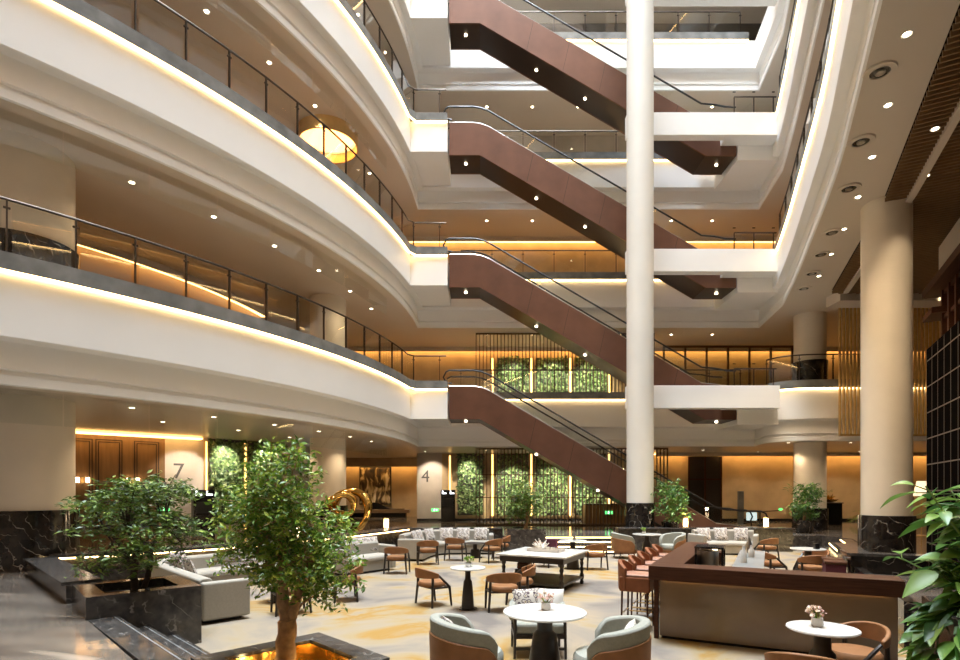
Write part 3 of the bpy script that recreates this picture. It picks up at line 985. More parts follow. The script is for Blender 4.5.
tag(o, 'black boat shaped sculpture lying on the stone bench under the painting', 'sculpture')
for xx in (-8.2, -6.0, -3.9): spot((xx, 31.0, ZG - 0.05), 120, 90)
# back wall of the ground floor
b = MB(); b.bx(-3.15, -1.9, 28.0, 28.2, UP, ZG); b.bx(-3.15, -2.95, 28.2, 32.6, UP, ZG)
o = tag(b.build('wall_lift_panel', mt['wallgrey']), kind='structure')
wall_text('4', (-2.72, 27.985, 2.45), 0, 0.85, mt['wallbrown'], o)
b = MB(); b.bx(-1.9, 10.4, 28.0, 28.2, UP, ZG); b.bx(10.4, 12.1, 28.0, 28.2, 3.72, ZG); b.bx(12.1, 28, 28.0, 28.2, UP, ZG)
o = tag(b.build('wall_back_ground', mt['wallbeige']), kind='structure')
b = MB(); b.bx(12.1, 27.9, 27.5, 27.85, ZG - 0.09, ZG - 0.04); b.bx(8.6, 10.3, 27.5, 27.85, ZG - 0.09, ZG - 0.04); b.build('cove_light', mt['cove'], o)
b = MB(); b.bx(8.6, 27.9, 27.36, 27.42, ZG - 0.17, ZG); b.build('cove_lip', mt['soffit'], o)
b = MB(); b.bx(-3.15, 10.4, 27.95, 28.0, UP, UP + 0.12); b.bx(12.1, 27.9, 27.95, 28.0, UP, UP + 0.12); b.build('baseboard_back', mt['black'], o)
b = MB(); b.bx(10.4, 12.1, 28.02, 28.1, UP, 3.72); o = tag(b.build('door_1', mt['darkwood']), kind='structure')
b = MB()
for xx in (10.44, 11.25, 12.06): b.bx(xx - 0.04, xx + 0.04, 27.98, 28.06, UP, 3.72)
b.bx(10.4, 12.1, 27.98, 28.06, 2.55, 2.62)
b.build('door_frame', mt['wood'], o)

# planted panels and light columns behind the slat screen, two floors
GX = [0.62, 2.55, 4.48]
for fl_, z0, z1, yy, nm in ((1, UP + 0.3, ZG - 0.03, 27.9, 'ground floor'), (2, LV[2] + 0.35, LV[3] + SOF - 0.45, 27.1, 'lowest gallery')):
    k = yy / 27.9
    for i, nm2 in enumerate(('first planted panel behind the slat screen on the %s, farthest from the column', 'middle planted panel behind the slat screen on the %s', 'planted panel behind the slat screen on the %s, nearest the white column')):
        green_wall(nm2 % nm, (GX[i] * k + 0.22, yy, 0), 0, 1.55, z0, z1, 1100, 10 + i + 5 * fl_)
    for i, nm2 in enumerate(('gold light column at the near-lift end of the planted panels on the %s', 'gold light column between first and middle planted panels on the %s', 'gold light column between middle and last planted panels on the %s', 'gold light column past the last planted panel on the %s')):
        light_post(nm2 % nm, ((0.62 + 1.93 * i) * k, yy - 0.03, 0), 0, z0 - 0.05, z1, 0.10)
    for i in range(3): spot((GX[i] * k + 1.0, yy - 1.7, (ZG if fl_ == 1 else LV[3] + SOF) - 0.05), 650, 75, (1.0, 0.93, 0.74), 0.05, (R(32), 0, 0))
green_wall('narrow planted panel between the black kiosk and the slat screen', (-1.12, 27.9, 0), 0, 1.3, UP + 0.3, ZG - 0.03, 900, 30)
spot((-0.6, 27.0, ZG - 0.05), 260, 70, (1.0, 0.93, 0.74), 0.05, (R(32), 0, 0))
light_post('gold light column above the kiosk beside the panel numbered 4', (-1.5, 27.93, 0), 0, UP + 1.5, ZG - 0.1, 0.09)

def slat_screen(label, x0, x1, y, z0, z1, step, mat, w=0.035, d=0.09, rails=()):
    t = thing('slat_screen', label, 'slat screen', (x0, y, z0), 0, 'vertical slat screens')
    b = MB(); x = 0.0
    while x <= x1 - x0 + 1e-6:
        b.bx(x - w / 2, x + w / 2, -d / 2, d / 2, 0, z1 - z0); x += step
    b.build('slats', mat, t)
    b = MB()
    for h in rails: b.bx(0, x1 - x0, -0.02, 0.02, h, h + 0.035)
    b.bx(0, x1 - x0, -d / 2, d / 2, 0, 0.06); b.bx(0, x1 - x0, -d / 2, d / 2, z1 - z0 - 0.06, z1 - z0)
    b.build('rails', mat, t)
    return t
slat_screen('tall bronze slat screen in front of the planted wall on the marble floor', -0.17, 8.2, 24.5, UP, ZG, 0.155, mt['slatwood'], rails=(1.2, 2.2))
slat_screen('bronze slat screen in front of the planted wall on the lowest gallery', -0.17, 7.6, 24.4, LV[2] + 0.02, LV[3] + SOF, 0.155, mt['slatwood'], rails=(1.4,))

for xx in (13.4, 15.9): spot((xx, 19.0, zr - 0.05), 160, 100)  # fill spots without fixtures, added to brighten the brass slats
slat_screen('brass slat screen hanging between the two cream columns', 12.98, 14.05, 20.2, 4.0, 8.85, 0.135, mt['brass'], 0.05, 0.08)
slat_screen('brass slat screen hanging between the big cream column and the black wall', 15.3, 16.6, 20.2, 4.0, 8.85, 0.135, mt['brass'], 0.05, 0.08)
# low timber counter in front of the screen with exit sign
t = thing('timber_counter', 'dark timber counter behind the slat screen beside the white column', 'counter', (5.9, 26.4, UP), 0)
b = MB(); b.bx(-1.0, 0.9, -0.3, 0.3, 0, 0.85); b.build('body', mt['wallwood'], t)
b = MB(); b.bx(-1.03, 0.93, -0.33, 0.33, 0.85, 0.9); b.build('worktop', mt['darkwood'], t)

def exit_sign(x, y, z, label, rz=0, w=0.34):
    t = thing('exit_sign', label, 'exit sign', (x, y, z), rz, 'green emergency exit signs')
    b = MB(); b.bx(-w / 2, w / 2, -0.02, 0.0, -0.075, 0.075); b.build('plate', mt['green'], t)
    b = MB()
    b.ball((-0.03, -0.022, 0.045), 0.016, 8, 6); b.add([(-0.06, -0.024, -0.06), (-0.035, -0.024, -0.06), (0.0, -0.024, 0.0), (0.0, -0.024, 0.03), (-0.04, -0.024, 0.03), (-0.055, -0.024, -0.01)], [(0, 1, 2, 3, 4, 5)])
    b.add([(0.06, -0.024, -0.02), (0.12, -0.024, -0.02), (0.12, -0.024, 0.02), (0.06, -0.024, 0.02)], [(0, 1, 2, 3)])
    b.build('pictogram', mt['whiteglow'], t)
exit_sign(-2.25, 27.99, 1.05, 'small green exit sign low on the stone panel numbered 4')
exit_sign(6.0, 26.08, 1.0, 'small green exit sign on the timber counter behind the slats')
x, y = dwp(8.9, 0.03)
exit_sign(x, y, 1.4, 'small green exit sign on the stone wall behind the spreading tree', DANG)

# signpost with green arrow and information stand by the escalator foot
t = thing('sign_post', 'grey metal pillar at the escalator foot before the beige wall', 'pillar', (11.45, 24.6, UP), 0)
b = MB(); b.bx(-0.11, 0.11, -0.08, 0.08, 0, 1.5); b.build('pillar', mt['curb'], t, bevel=0.01)
b = MB(); b.bx(-0.16, 0.16, -0.13, 0.13, 0, 0.03); b.build('base', mt['black'], t)
t = thing('information_screen', 'small pale lit screen on a stand at the escalator foot', 'screen', (11.3, 23.3, UP), 0)
b = MB(); b.bx(-0.22, 0.22, -0.03, 0.03, 0.28, 0.62); b.build('screen', mt['screen'], t, bevel=0.03)
b = MB(); b.cyl((0, 0.02, 0), 0.03, 0.3, 10); b.cyl((0, 0.02, 0), 0.16, 0.02, 16); b.build('stand', mt['metal'], t)
t = thing('arrow_sign', 'small green lit arrow sign on a slim stand before the beige wall', 'sign', (12.95, 24.4, UP), 0)
b = MB(); b.cyl((-0.75, 0, 0), 0.03, 0.62, 8); b.cyl((-0.75, 0, 0), 0.14, 0.02, 14); b.tube([(-0.75, 0, 0.6), (0.1, 0, 0.66)], 0.02, 6); b.build('stand', mt['metal'], t)
b = MB(); m_ = Matrix.Translation((0.05, 0, 0.36)) @ Matrix.Scale(0.5, 4); b.add([(0.0, -0.03, 0.58), (0.28, -0.03, 0.62), (0.4, -0.03, 0.72), (0.2, -0.03, 0.80), (0.05, -0.03, 0.76), (0.0, 0.03, 0.58), (0.28, 0.03, 0.62), (0.4, 0.03, 0.72), (0.2, 0.03, 0.80), (0.05, 0.03, 0.76)], [(0, 1, 2, 3, 4), (5, 6, 7, 8, 9), (0, 1, 6, 5), (1, 2, 7, 6), (2, 3, 8, 7), (3, 4, 9, 8), (4, 0, 5, 9)], m_); b.build('sign', mt['green'], t)

# ------------------------------------------------------------------ lounge edges
# curved stone ledge with light under its coping (curved side), rear parapets
t = tag(MB().sweep(ledge_arc, [(0.0, 0.0), (0.45, 0.0), (0.45, 0.72), (0.0, 0.72)]).build('wall_ledge', mt['gmarble']), kind='structure')
MB().sweep(ledge_arc, [(-0.06, 0.74), (0.55, 0.74), (0.55, 0.80), (-0.06, 0.80)]).build('coping', mt['gmarble'], t)
MB().sweep(ledge_arc, [(-0.055, 0.71), (-0.005, 0.71), (-0.005, 0.738), (-0.055, 0.738)]).build('light_strip', mt['strip'], t)
diag = [(-5.62, 7.6), (-8.3, 10.25)]
o = tag(MB().sweep(diag, [(-0.35, 0.0), (0.0, 0.0), (0.0, 0.75), (-0.35, 0.75)]).build('wall_parapet', mt['gmarble']), kind='structure')
MB().sweep(diag, [(-0.42, 0.75), (0.05, 0.75), (0.05, 0.80), (-0.42, 0.80)]).build('coping', mt['gmarble'], o)
b = MB()
for k in range(4): pass
def backwall(x0, x1, h=0.74):
    o = tag(MB().bx(x0, x1, 18.62, 19.0, 0, h).build('wall_parapet', mt['gmarble']), kind='structure')
    MB().bx(x0, x1, 18.58, 19.05, h, h + 0.05).build('coping', mt['gmarble'], o, bevel=0.01)
backwall(-2.35, 0.75); backwall(4.6, 10.4)
# lit steps at the rear
def lit_steps(name, m4, n, tread, length):
    o = bpy.data.objects.new(name, None); link(o); o.matrix_world = m4; o['kind'] = 'structure'
    h = UP / n
    b = MB(); g = MB()
    for i in range(n):
        b.bx(0, length, -tread * (n - i), 0.0 + 0.001 * i, h * i, h * (i + 1))
        g.bx(0.02, length - 0.02, -tread * (n - i) - 0.006, -tread * (n - i), h * (i + 1) - 0.055, h * (i + 1) - 0.02)
    b.build('treads', mt['gmarble'], o); g.build('step_lights', mt['stepglow'], o)
lit_steps('stairs_back', Matrix.Translation((2.15, 19.0, 0)), 4, 0.30, 2.4)
# steps on the bar side: rise away from the lounge, edges along the bar depth axis
lit_steps('stairs_side', Matrix.Translation((11.75, 17.72, 0)) @ Matrix.Rotation(math.atan2(-VV.y, -VV.x), 4, 'Z'), 4, 0.30, 4.7)
# dark marble steps between the two square planters
o = bpy.data.objects.new('stairs_front', None); link(o); o['kind'] = 'structure'
o.location = (-4.75, 6.75, 0); o.rotation_euler = (0, 0, R(-45))
b = MB()
for i in range(3):
    b.bx(0.1, 3.6, 0, 0.32 * (3 - i), 0.167 * i, 0.167 * (i + 1) - (0.001 if i == 2 else 0))
b.build('treads', mt['gmarble'], o, bevel=0.01)
b = MB()
for i in range(3): b.bx(0.12, 3.58, 0.32 * (3 - i) - 0.06, 0.32 * (3 - i) - 0.045, 0.167 * (i + 1), 0.167 * (i + 1) + 0.002)
b.build('nosing_line', mt['curb'], o)

# parapet by the big column
par = [(8.0, 12.5), (7.0, 10.55), (8.6, 9.72)]
o = tag(MB().sweep(par, [(-0.02, 0.0), (0.25, 0.0), (0.25, 0.82), (-0.02, 0.82)]).build('wall_parapet', mt['bmarble']), kind='structure')
MB().sweep(par, [(-0.08, 0.82), (0.30, 0.82), (0.30, 0.87), (-0.08, 0.87)]).build('coping', mt['gmarble'], o)
par2 = [(6.95, 10.4), (5.45, 7.2)]
o = tag(MB().sweep(par2, [(-0.0, 0.0), (0.15, 0.0), (0.15, 0.62), (0.0, 0.62)]).build('wall_parapet', mt['bmarble']), kind='structure')

# black gridded wall and timber frame on the bar side
GW = Vector((8.85, 11.1))
gw = bpy.data.objects.new('wall_gridded', None); link(gw); gw['kind'] = 'structure'
gw.location = (GW.x, GW.y, 0); gw.rotation_euler = (0, 0, math.atan2(-VV.y, -VV.x))
b = MB(); b.bx(0, 9.0, 0.0, 0.5, UP, 4.83); b.build('panel', mt['gridtile'], gw)
fr = bpy.data.objects.new('wall_timber_frame', None); link(fr); fr['kind'] = 'structure'
fr.location = (12.35, 15.0, 0); fr.rotation_euler = (0, 0, math.atan2(-VV.y, -VV.x))
b = MB()
for k in range(12):
    x = 0.3 + k * 0.62; b.bx(x - 0.06, x + 0.06, -0.06, 0.08, UP, 7.4)
for z in (4.6, 5.3, 5.9, 6.6, 7.25): b.bx(0.1, 7.4, -0.02, 0.05, z - 0.05, z + 0.05)
b.bx(-0.3, 7.6, -0.35, 0.35, 7.3, 7.5); b.bx(-0.5, 0.5, -0.3, 0.3, 6.7, 6.85)
b.build('timber_posts', mt['wood'], fr)
b = MB(); b.bx(0.2, 7.5, 0.1, 0.2, UP, 7.4); b.build('backing', mt['walldark'], fr)
b = MB(); b.bx(0.0, 9, -0.05, 0.5, 7.5, 8.55); b.build('header', mt['soffit'], fr)

# ------------------------------------------------------------------ trees and plants
def tree_thing(name, label, cat, loc, trunk_paths, crown, nl, size, leafmat, barkmat, seed, group=None, flat=0.0, narrow=0.42, twig=0.16):
    rnd = random.Random(seed)
    t = thing(name, label, cat, loc, 0, group)
    b = MB()
    tips = []
    for pts, r0, r1 in trunk_paths:
        n = len(pts)
        sp = []
        for i in range(n - 1):
            for k in range(4):
                u = k / 4; sp.append(Vector(pts[i]).lerp(Vector(pts[i + 1]), u))
        sp.append(Vector(pts[-1]))
        sp = [p + Vector((rnd.uniform(-1, 1), rnd.uniform(-1, 1), 0)) * r0 * 0.12 * (1 if i else 0) for i, p in enumerate(sp)]
        b.tube(sp, [r0 + (r1 - r0) * i / (len(sp) - 1) for i in range(len(sp))], 9)
        tips.append(sp[-1])
    lv = MB()
    wsum = sum(c[3] * c[4] * c[5] for c in crown)
    for (x, y, z, rx, ry, rz) in crown:
        tip = min(tips, key=lambda q: (q - Vector((x, y, z))).length)
        c = Vector((x, y, z))
        mid = tip.lerp(c, 0.5) + Vector((0, 0, 0.03))
        b.tube([tip - Vector((0, 0, 0.05)), mid, c], [0.018, 0.012, 0.006], 6)
        cnt = int(nl * rx * ry * rz / wsum)
        for k in range(max(1, cnt // 9)):
            d = Vector((rnd.gauss(0, 1), rnd.gauss(0, 1), rnd.gauss(0, 1))).normalized() * (rnd.random() ** 0.45)
            p = c + Vector((d.x * rx, d.y * ry, d.z * rz))
            out = (Vector((d.x, d.y, d.z * 0.4 - flat * 0.2)) + Vector((rnd.uniform(-.5, .5), rnd.uniform(-.5, .5), rnd.uniform(-.4, .2)))).normalized()
            pts = [p + out * twig * rnd.random() + Vector((rnd.uniform(-1, 1), rnd.uniform(-1, 1), rnd.uniform(-1, 1))) * twig * 0.25 for _ in range(9)]
            leaf_quads(lv, pts, size, rnd, up=0.5 + flat, narrow=narrow)
            if k % 3 == 0:
                b.tube([p - out * 0.12, p + out * twig], [0.005, 0.002], 4)
    b.build('trunk', barkmat, t, smooth=True)
    o = lv.build('foliage', leafmat, t, fix=False); o['kind'] = 'stuff'
    return t


def square_planter(label, loc, rz, w, h, liner, soil_z, group=None):
    t = thing('stone_planter', label, 'planter', loc, rz, group)
    b = MB(); s = w / 2; k = s - 0.22
    def ring(z): return [(-s, -s, z), (s, -s, z), (s, s, z), (-s, s, z)]
    def ringi(z): return [(-k, -k, z), (k, -k, z), (k, k, z), (-k, k, z)]
    vs = ring(0) + ring(h) + ringi(h) + ringi(soil_z - 0.02)
    fs = []
    for a in range(3):
        for i in range(4): fs.append((a * 4 + i, a * 4 + (i + 1) % 4, a * 4 + 4 + (i + 1) % 4, a * 4 + 4 + i))
    fs.append((12, 13, 14, 15)); fs.append((0, 1, 2, 3))
    b.add(vs, fs); b.build('box', mt['gmarble'], t)
    if liner:
        b = MB(); q = k - 0.005
        for i in range(4):
            b.box((0, 0, 0), (0.001, 0.001, 0.001))
        b = MB()
        b.bx(-q, q, q - 0.01, q, soil_z, h - 0.03); b.bx(q - 0.01, q, -q, q, soil_z, h - 0.03); b.bx(-q, -q + 0.01, -q, q, soil_z, h - 0.03); b.bx(-q, q, -q, -q + 0.01, soil_z, h - 0.03)
        b.build('gilt_liner', mt['gilt'], t)
    b = MB(); b.bx(-k, k, -k, k, soil_z - 0.02, soil_z); b.build('soil', mt['gilt'] if liner else mt['soil'], t)
    return t

# spreading tree in the dark box
square_planter('tall dark marble planter box holding the spreading tree', (-4.64, 7.56, 0), R(42), 1.28, 0.77, False, 0.66, 'dark marble planters')
rnd = random.Random(3)
cr = []
for k in range(15):
    a = 2 * PI * k / 15 + rnd.uniform(-.2, .2); rr = rnd.uniform(0.30, 0.64)
    cr.append((rr * math.cos(a), rr * math.sin(a) * 0.9, 1.02 + rnd.uniform(-0.2, 0.24) - 0.10 * (rr > 0.55), 0.28, 0.28, 0.10))
for k in range(5): cr.append((rnd.uniform(-.35, .35), rnd.uniform(-.35, .35), 1.32 + rnd.uniform(-.1, .12), 0.34, 0.34, 0.13))
for k in range(6):
    a = rnd.uniform(0, 6.28); cr.append((0.55 * math.cos(a), 0.55 * math.sin(a), 0.55 + rnd.uniform(-.1, .12), 0.24, 0.24, 0.16))
tree_thing('umbrella_tree', 'dark green spreading tree growing from the dark marble box', 'tree', (-4.64, 7.56, 0.66),
           [([(-0.02, 0, -0.03), (-0.03, 0, 0.3), (0.0, 0.02, 0.6), (-0.12, 0, 0.9)], 0.055, 0.03), ([(0.05, 0.05, -0.03), (0.16, 0.05, 0.35), (0.2, 0, 0.6), (0.32, 0.1, 0.9)], 0.04, 0.02), ([(-0.03, 0, 0.3), (-0.25, 0.05, 0.65), (-0.4, 0, 0.85)], 0.03, 0.015)],
           cr, 5200, 0.085, mt['leafdark'], mt['trunkdark'], 5, flat=0.6)

# bushy tree in the gilt lined planter
square_planter('low dark marble planter with gilt lining under the bushy tree', (-1.78, 5.25, 0), R(45), 1.32, 0.48, True, 0.30, 'dark marble planters')
cr = []
rnd = random.Random(8)
cr += [(0.0, 0, 1.90, 0.30, 0.30, 0.28), (-0.12, 0, 1.62, 0.42, 0.4, 0.26), (0.12, 0.05, 1.38, 0.48, 0.42, 0.26), (-0.35, 0, 1.40, 0.28, 0.3, 0.24), (-0.3, 0.05, 1.12, 0.34, 0.3, 0.2),
       (0.32, 0, 1.08, 0.34, 0.32, 0.22), (0.12, -0.15, 1.02, 0.3, 0.25, 0.2), (0.42, 0.0, 0.92, 0.26, 0.25, 0.17), (0.28, 0.1, 0.75, 0.2, 0.2, 0.12), (-0.12, 0.2, 1.0, 0.35, 0.3, 0.2), (0.05, 0, 2.1, 0.16, 0.16, 0.14)]
tree_thing('bushy_tree', 'bushy bright green tree with forked trunk in the gilt lined planter', 'tree', (-1.85, 5.3, 0.3),
           [([(0, 0, -0.02), (0.01, 0, 0.25), (0.03, 0, 0.52)], 0.10, 0.085), ([(0.03, 0, 0.5), (-0.02, 0, 0.75), (-0.02, 0, 1.1), (-0.05, 0, 1.55)], 0.07, 0.03), ([(0.04, 0, 0.5), (0.12, 0, 0.72), (0.16, 0.03, 0.95), (0.3, 0, 1.1)], 0.06, 0.025)],
           cr, 9500, 0.062, mt['leafbright'], mt['trunk'], 9, twig=0.13)

# rear square planter and its palm-like tree
square_planter('dark square stone planter at the rear edge of the carpet', (1.45, 18.05, 0), 0, 1.2, 0.83, False, 0.72, 'dark marble planters')
def bushy(name, label, loc, r, h, z0, nl, size, seed, mat='leafdark', stems=3):
    rnd = random.Random(seed)
    crown = [(rnd.uniform(-.35, .35) * r, rnd.uniform(-.35, .35) * r, z0 + (h - z0) * (0.15 + 0.8 * k / 8), r * rnd.uniform(.55, .8), r * rnd.uniform(.55, .8), (h - z0) * 0.17) for k in range(9)]
    paths = [([(rnd.uniform(-.1, .1), rnd.uniform(-.1, .1), -0.03), (rnd.uniform(-.12, .12), rnd.uniform(-.12, .12), z0), (rnd.uniform(-.2, .2), rnd.uniform(-.2, .2), h * 0.75)], 0.035, 0.015) for _ in range(stems)]
    return tree_thing(name, label, 'plant', loc, paths, crown, nl, size, mt[mat], mt['trunk'], seed, narrow=0.36, flat=0.2, twig=0.2)
bushy('leafy_tree', 'leafy green tree growing from the rear square planter', (1.45, 18.05, 0.72), 0.62, 1.45, 0.35, 1500, 0.15, 21, 'leafdark')
for (x, y, z, lab, sd) in ((6.58, 19.38, UP, 'bushy potted plant beside the base of the white column', 22), (11.75, 20.2, UP, 'bushy potted plant before the smaller cream column', 23)):
    bushy('bushy_plant', lab, (x, y, z + 0.45), 0.62, 1.25, 0.05, 1500, 0.15, sd, 'leafbig')
    o = MB().lathe([(0.20, 0), (0.27, 0.25), (0.30, 0.46), (0.26, 0.46), (0.25, 0.40), (0.0, 0.40)], (0, 0, 0), 24).build('plant_pot', mt['bmarble'], None, smooth=True)
    o.location = (x, y, z); tag(o, 'dark round pot under the plant %s' % ('beside the white column' if sd == 22 else 'before the smaller cream column'), 'pot')
# palm by the console
def palm(label, loc, seed, n=22, L=0.9, mat='leafbright'):
    rnd = random.Random(seed)
    t = thing('palm_plant', label, 'plant', loc, 0)
    b = MB(); s = MB()
    for k in range(n):
        a = rnd.uniform(0, 2 * PI); up = rnd.uniform(0.5, 1.2); l = L * rnd.uniform(.6, 1)
        d = Vector((math.cos(a), math.sin(a), 0))
        pts = [Vector((0, 0, 0)) + d * l * u * 0.8 + Vector((0, 0, l * (up * u - 0.75 * u * u))) for u in (0, .2, .4, .6, .8, 1)]
        s.tube(pts, 0.008, 4)
        side = Vector((-d.y, d.x, 0))
        for i in range(1, 6):
            for sgn in (-1, 1):
                for fr_ in (0, .5):
                    p = pts[i] + (pts[i - 1] - pts[i]) * fr_
                    tip = p + side * sgn * 0.22 + d * 0.14 - Vector((0, 0, 0.08))
                    b.add([p, p + d * 0.03 + side * sgn * 0.1, tip, p - d * 0.01 + side * sgn * 0.1], [(0, 1, 2, 3)])
    s.tube([(0, 0, -0.01), (0, 0, 0.1)], [0.09, 0.03], 8)
    s.build('stems', mt['trunk'], t); o = b.build('foliage', mt[mat], t, fix=False); o['kind'] = 'stuff'
palm('yellow green palm standing beside the big cream column', (16.95, 24.3, UP + 0.262), 31, 22, 1.0)
o = MB().lathe([(0.2, 0), (0.28, 0.32), (0.24, 0.32), (0.22, 0.26), (0, 0.26)], (0, 0, 0), 24).build('plant_pot', mt['bmarble'], None, smooth=True)
o.location = (16.95, 24.3, UP); tag(o, 'dark pot under the yellow green palm', 'pot')

# console with gilded ornament
t = thing('console_cabinet', 'black console cabinet carrying a gilded ornament beside the cream column', 'console', (15.6, 25.0, UP), 0)
b = MB(); b.bx(-0.42, 0.42, -0.25, 0.25, 0.0, 0.95); b.build('body', mt['black'], t, bevel=0.015)
b = MB(); b.bx(-0.45, 0.45, -0.28, 0.28, 0.95, 1.0); b.build('top', mt['darkwood'], t)
t = thing('gilded_ornament', 'gilded flame shaped ornament standing on the black console', 'ornament', (15.6, 25.0, UP + 1.0), 0)
b = MB(); b.lathe([(0.0, 0), (0.26, 0.03), (0.36, 0.14), (0.33, 0.15), (0.0, 0.05)], (0, 0, 0), 20); b.build('bowl', mt['gold'], t, smooth=True)
b = MB()
for k in range(7):
    a = k * 0.9; b.tube([(0, 0, 0.05), (0.1 * math.cos(a), 0.1 * math.sin(a), 0.2), (0.26 * math.cos(a + .5), 0.15 * math.sin(a + .5), 0.28 + 0.05 * (k % 3))], [0.035, 0.04, 0.006], 6)
b.build('flames', mt['gold'], t, smooth=True)

# big leaved plant close by on its stone planter
square_planter('rough grey stone planter under the broad leaved plant', (4.02, 4.2, 0), BROT, 0.95, 1.14, False, 1.06, 'dark marble planters')
t = thing('broad_leaved_plant', 'large broad leaved green plant in the stone planter by the bar', 'plant', (3.86, 4.18, 1.06), 0)
rnd = random.Random(17)
lv = MB(); st = MB()
def big_leaf(p, d, L, w, roll):
    d = d.normalized(); side = d.cross(Vector((0, 0, 1)))
    if side.length < 1e-3: side = Vector((1, 0, 0))
    side.normalize(); nrm = side.cross(d)
    side = side * math.cos(roll) + nrm * math.sin(roll); nrm = side.cross(d)
    n = len(lv.v); K = 7
    for i in range(K + 1):
        u = i / K
        c = p + d * L * u - Vector((0, 0, 1)) * L * 0.38 * u * u
        ww = w * math.sin(PI * min(1, u * 0.93 + 0.04)) ** 0.75 * (1 - 0.55 * u * u) if i < K else 0.002
        fold = nrm * ww * 0.28
        lv.v += [tuple(c - side * ww + fold), tuple(c), tuple(c + side * ww + fold)]
    for i in range(K):
        a = n + i * 3
        lv.f += [(a, a + 1, a + 4, a + 3), (a + 1, a + 2, a + 5, a + 4)]
base = Vector((0.0, 0.0, 0.0))
stems = []
for k in range(24):
    a = rnd.uniform(0, 2 * PI); sp = rnd.uniform(0.05, 0.6); h = rnd.uniform(0.25, 1.05)
    tip = Vector((math.cos(a) * sp - 0.1, math.sin(a) * sp, h))
    pts = [Vector((rnd.uniform(-.1, .1), rnd.uniform(-.1, .1), -0.02)), Vector((tip.x * 0.45, tip.y * 0.45, h * 0.6)), tip]
    st.tube(pts, [0.014, 0.010, 0.005], 6)
    for j in range(12):
        u = rnd.uniform(0.3, 1.0)
        q = pts[0].lerp(pts[1], u * 2) if u < .5 else pts[1].lerp(pts[2], u * 2 - 1)
        aa = rnd.uniform(0, 2 * PI)
        d = Vector((math.cos(aa), math.sin(aa), rnd.uniform(-0.25, 0.45)))
        pet = q + d * 0.09
        st.tube([q, pet], [0.005, 0.004], 5)
        L = rnd.uniform(0.14, 0.27)
        big_leaf(pet, d + Vector((0, 0, -0.1)), L, L * 0.30, rnd.uniform(-.6, .6))
# trailing stems over the planter edge
for k in range(9):
    a = PI + 0.5 + rnd.uniform(-0.8, 0.8)
    pts = [Vector((0, 0, 0.05)), Vector((math.cos(a) * .3, math.sin(a) * .3, 0.16)), Vector((math.cos(a) * .48, math.sin(a) * .42, 0.02)), Vector((math.cos(a) * .52, math.sin(a) * .45, -0.28))]
    st.tube(pts, [0.012, 0.01, 0.008, 0.004], 6)
    for j in range(9):
        u = rnd.uniform(0.8, 3.0); i = min(2, int(u)); q = pts[i].lerp(pts[i + 1], u - i)
        d = Vector((math.cos(a) + rnd.uniform(-.9, .9), math.sin(a) + rnd.uniform(-.9, .9), rnd.uniform(-.5, .2)))
        L = rnd.uniform(0.15, 0.26); big_leaf(q, d, L, L * 0.30, rnd.uniform(-.6, .6))
st.build('stems', mt['leafdark'], t, smooth=True)
o = lv.build('foliage', mt['leafbig'], t, smooth=True, fix=False); o['kind'] = 'stuff'

# ------------------------------------------------------------------ furniture
def face(dx, dy): return math.atan2(dy, dx) + PI / 2

def rbox(b, c, d, r=0.0, rz=0): b.box(c, d, rz)

def curved_shell(b, r_out, r_in, a0, a1, z0f, z1f, n=20, squash=1.0):
    """upright curved band; z0f,z1f give lower and upper edge by u in 0..1"""
    vs = []
    for i in range(n + 1):
        u = i / n; a = a0 + (a1 - a0) * u
        ca, sa = math.cos(a), math.sin(a) * squash
        z0, z1 = z0f(u), z1f(u)
        vs += [(r_out * ca, r_out * sa, z0), (r_out * 1.03 * ca, r_out * 1.03 * sa, z1), (r_in * ca, r_in * sa, z1), (r_in * ca, r_in * sa, z0)]
    fs = []
    for i in range(n):
        for k in range(4): fs.append((i * 4 + k, i * 4 + (k + 1) % 4, i * 4 + 4 + (k + 1) % 4, i * 4 + 4 + k))
    fs += [(0, 1, 2, 3), (n * 4, n * 4 + 1, n * 4 + 2, n * 4 + 3)]
    b.add(vs, fs)

def make_chair(label):
    t = thing('lounge_chair', label, 'chair', (0, 0, 0), 0, 'low wooden lounge chairs')
    b = MB(); b.lathe([(0, 0.34), (0.23, 0.34), (0.255, 0.365), (0.255, 0.40), (0.23, 0.43), (0, 0.44)], (0, 0, 0), 24); b.build('seat', mt['leather'], t, smooth=True)
    b = MB(); curved_shell(b, 0.31, 0.275, R(8), R(172), lambda u: 0.50 + 0.02 * abs(u - .5), lambda u: 0.685 - 0.10 * abs(2 * u - 1) ** 2, 20, 0.95); b.build('backrest', mt['leather'], t, smooth=True, bevel=0.012)
    for a in (R(30), R(150)):
        x, y = 0.29 * math.cos(a), 0.28 * math.sin(a)
        b = MB(); b.tube([(x * 1.12, y * 1.22, 0), (x, y, 0.40), (x * 0.98, y * 0.98, 0.62)], [0.019, 0.026, 0.02], 8); b.build('leg', mt['darkwood'], t, smooth=True)
    for sx in (-1, 1):
        b = MB(); b.tube([(sx * 0.27, -0.24, 0), (sx * 0.265, -0.20, 0.34), (sx * 0.29, 0.03, 0.545)], [0.018, 0.025, 0.02], 8); b.build('leg', mt['darkwood'], t, smooth=True)
    b = MB()
    b.tube([(-0.265, -0.20, 0.33), (0.265, -0.20, 0.33)], 0.017, 6); b.tube([(-0.265, -0.2, 0.33), (-0.25, 0.14, 0.33)], 0.017, 6); b.tube([(0.265, -0.2, 0.33), (0.25, 0.14, 0.33)], 0.017, 6); b.tube([(-0.25, 0.14, 0.33), (0.25, 0.14, 0.33)], 0.017, 6)
    b.build('seat_frame', mt['darkwood'], t)
    return t

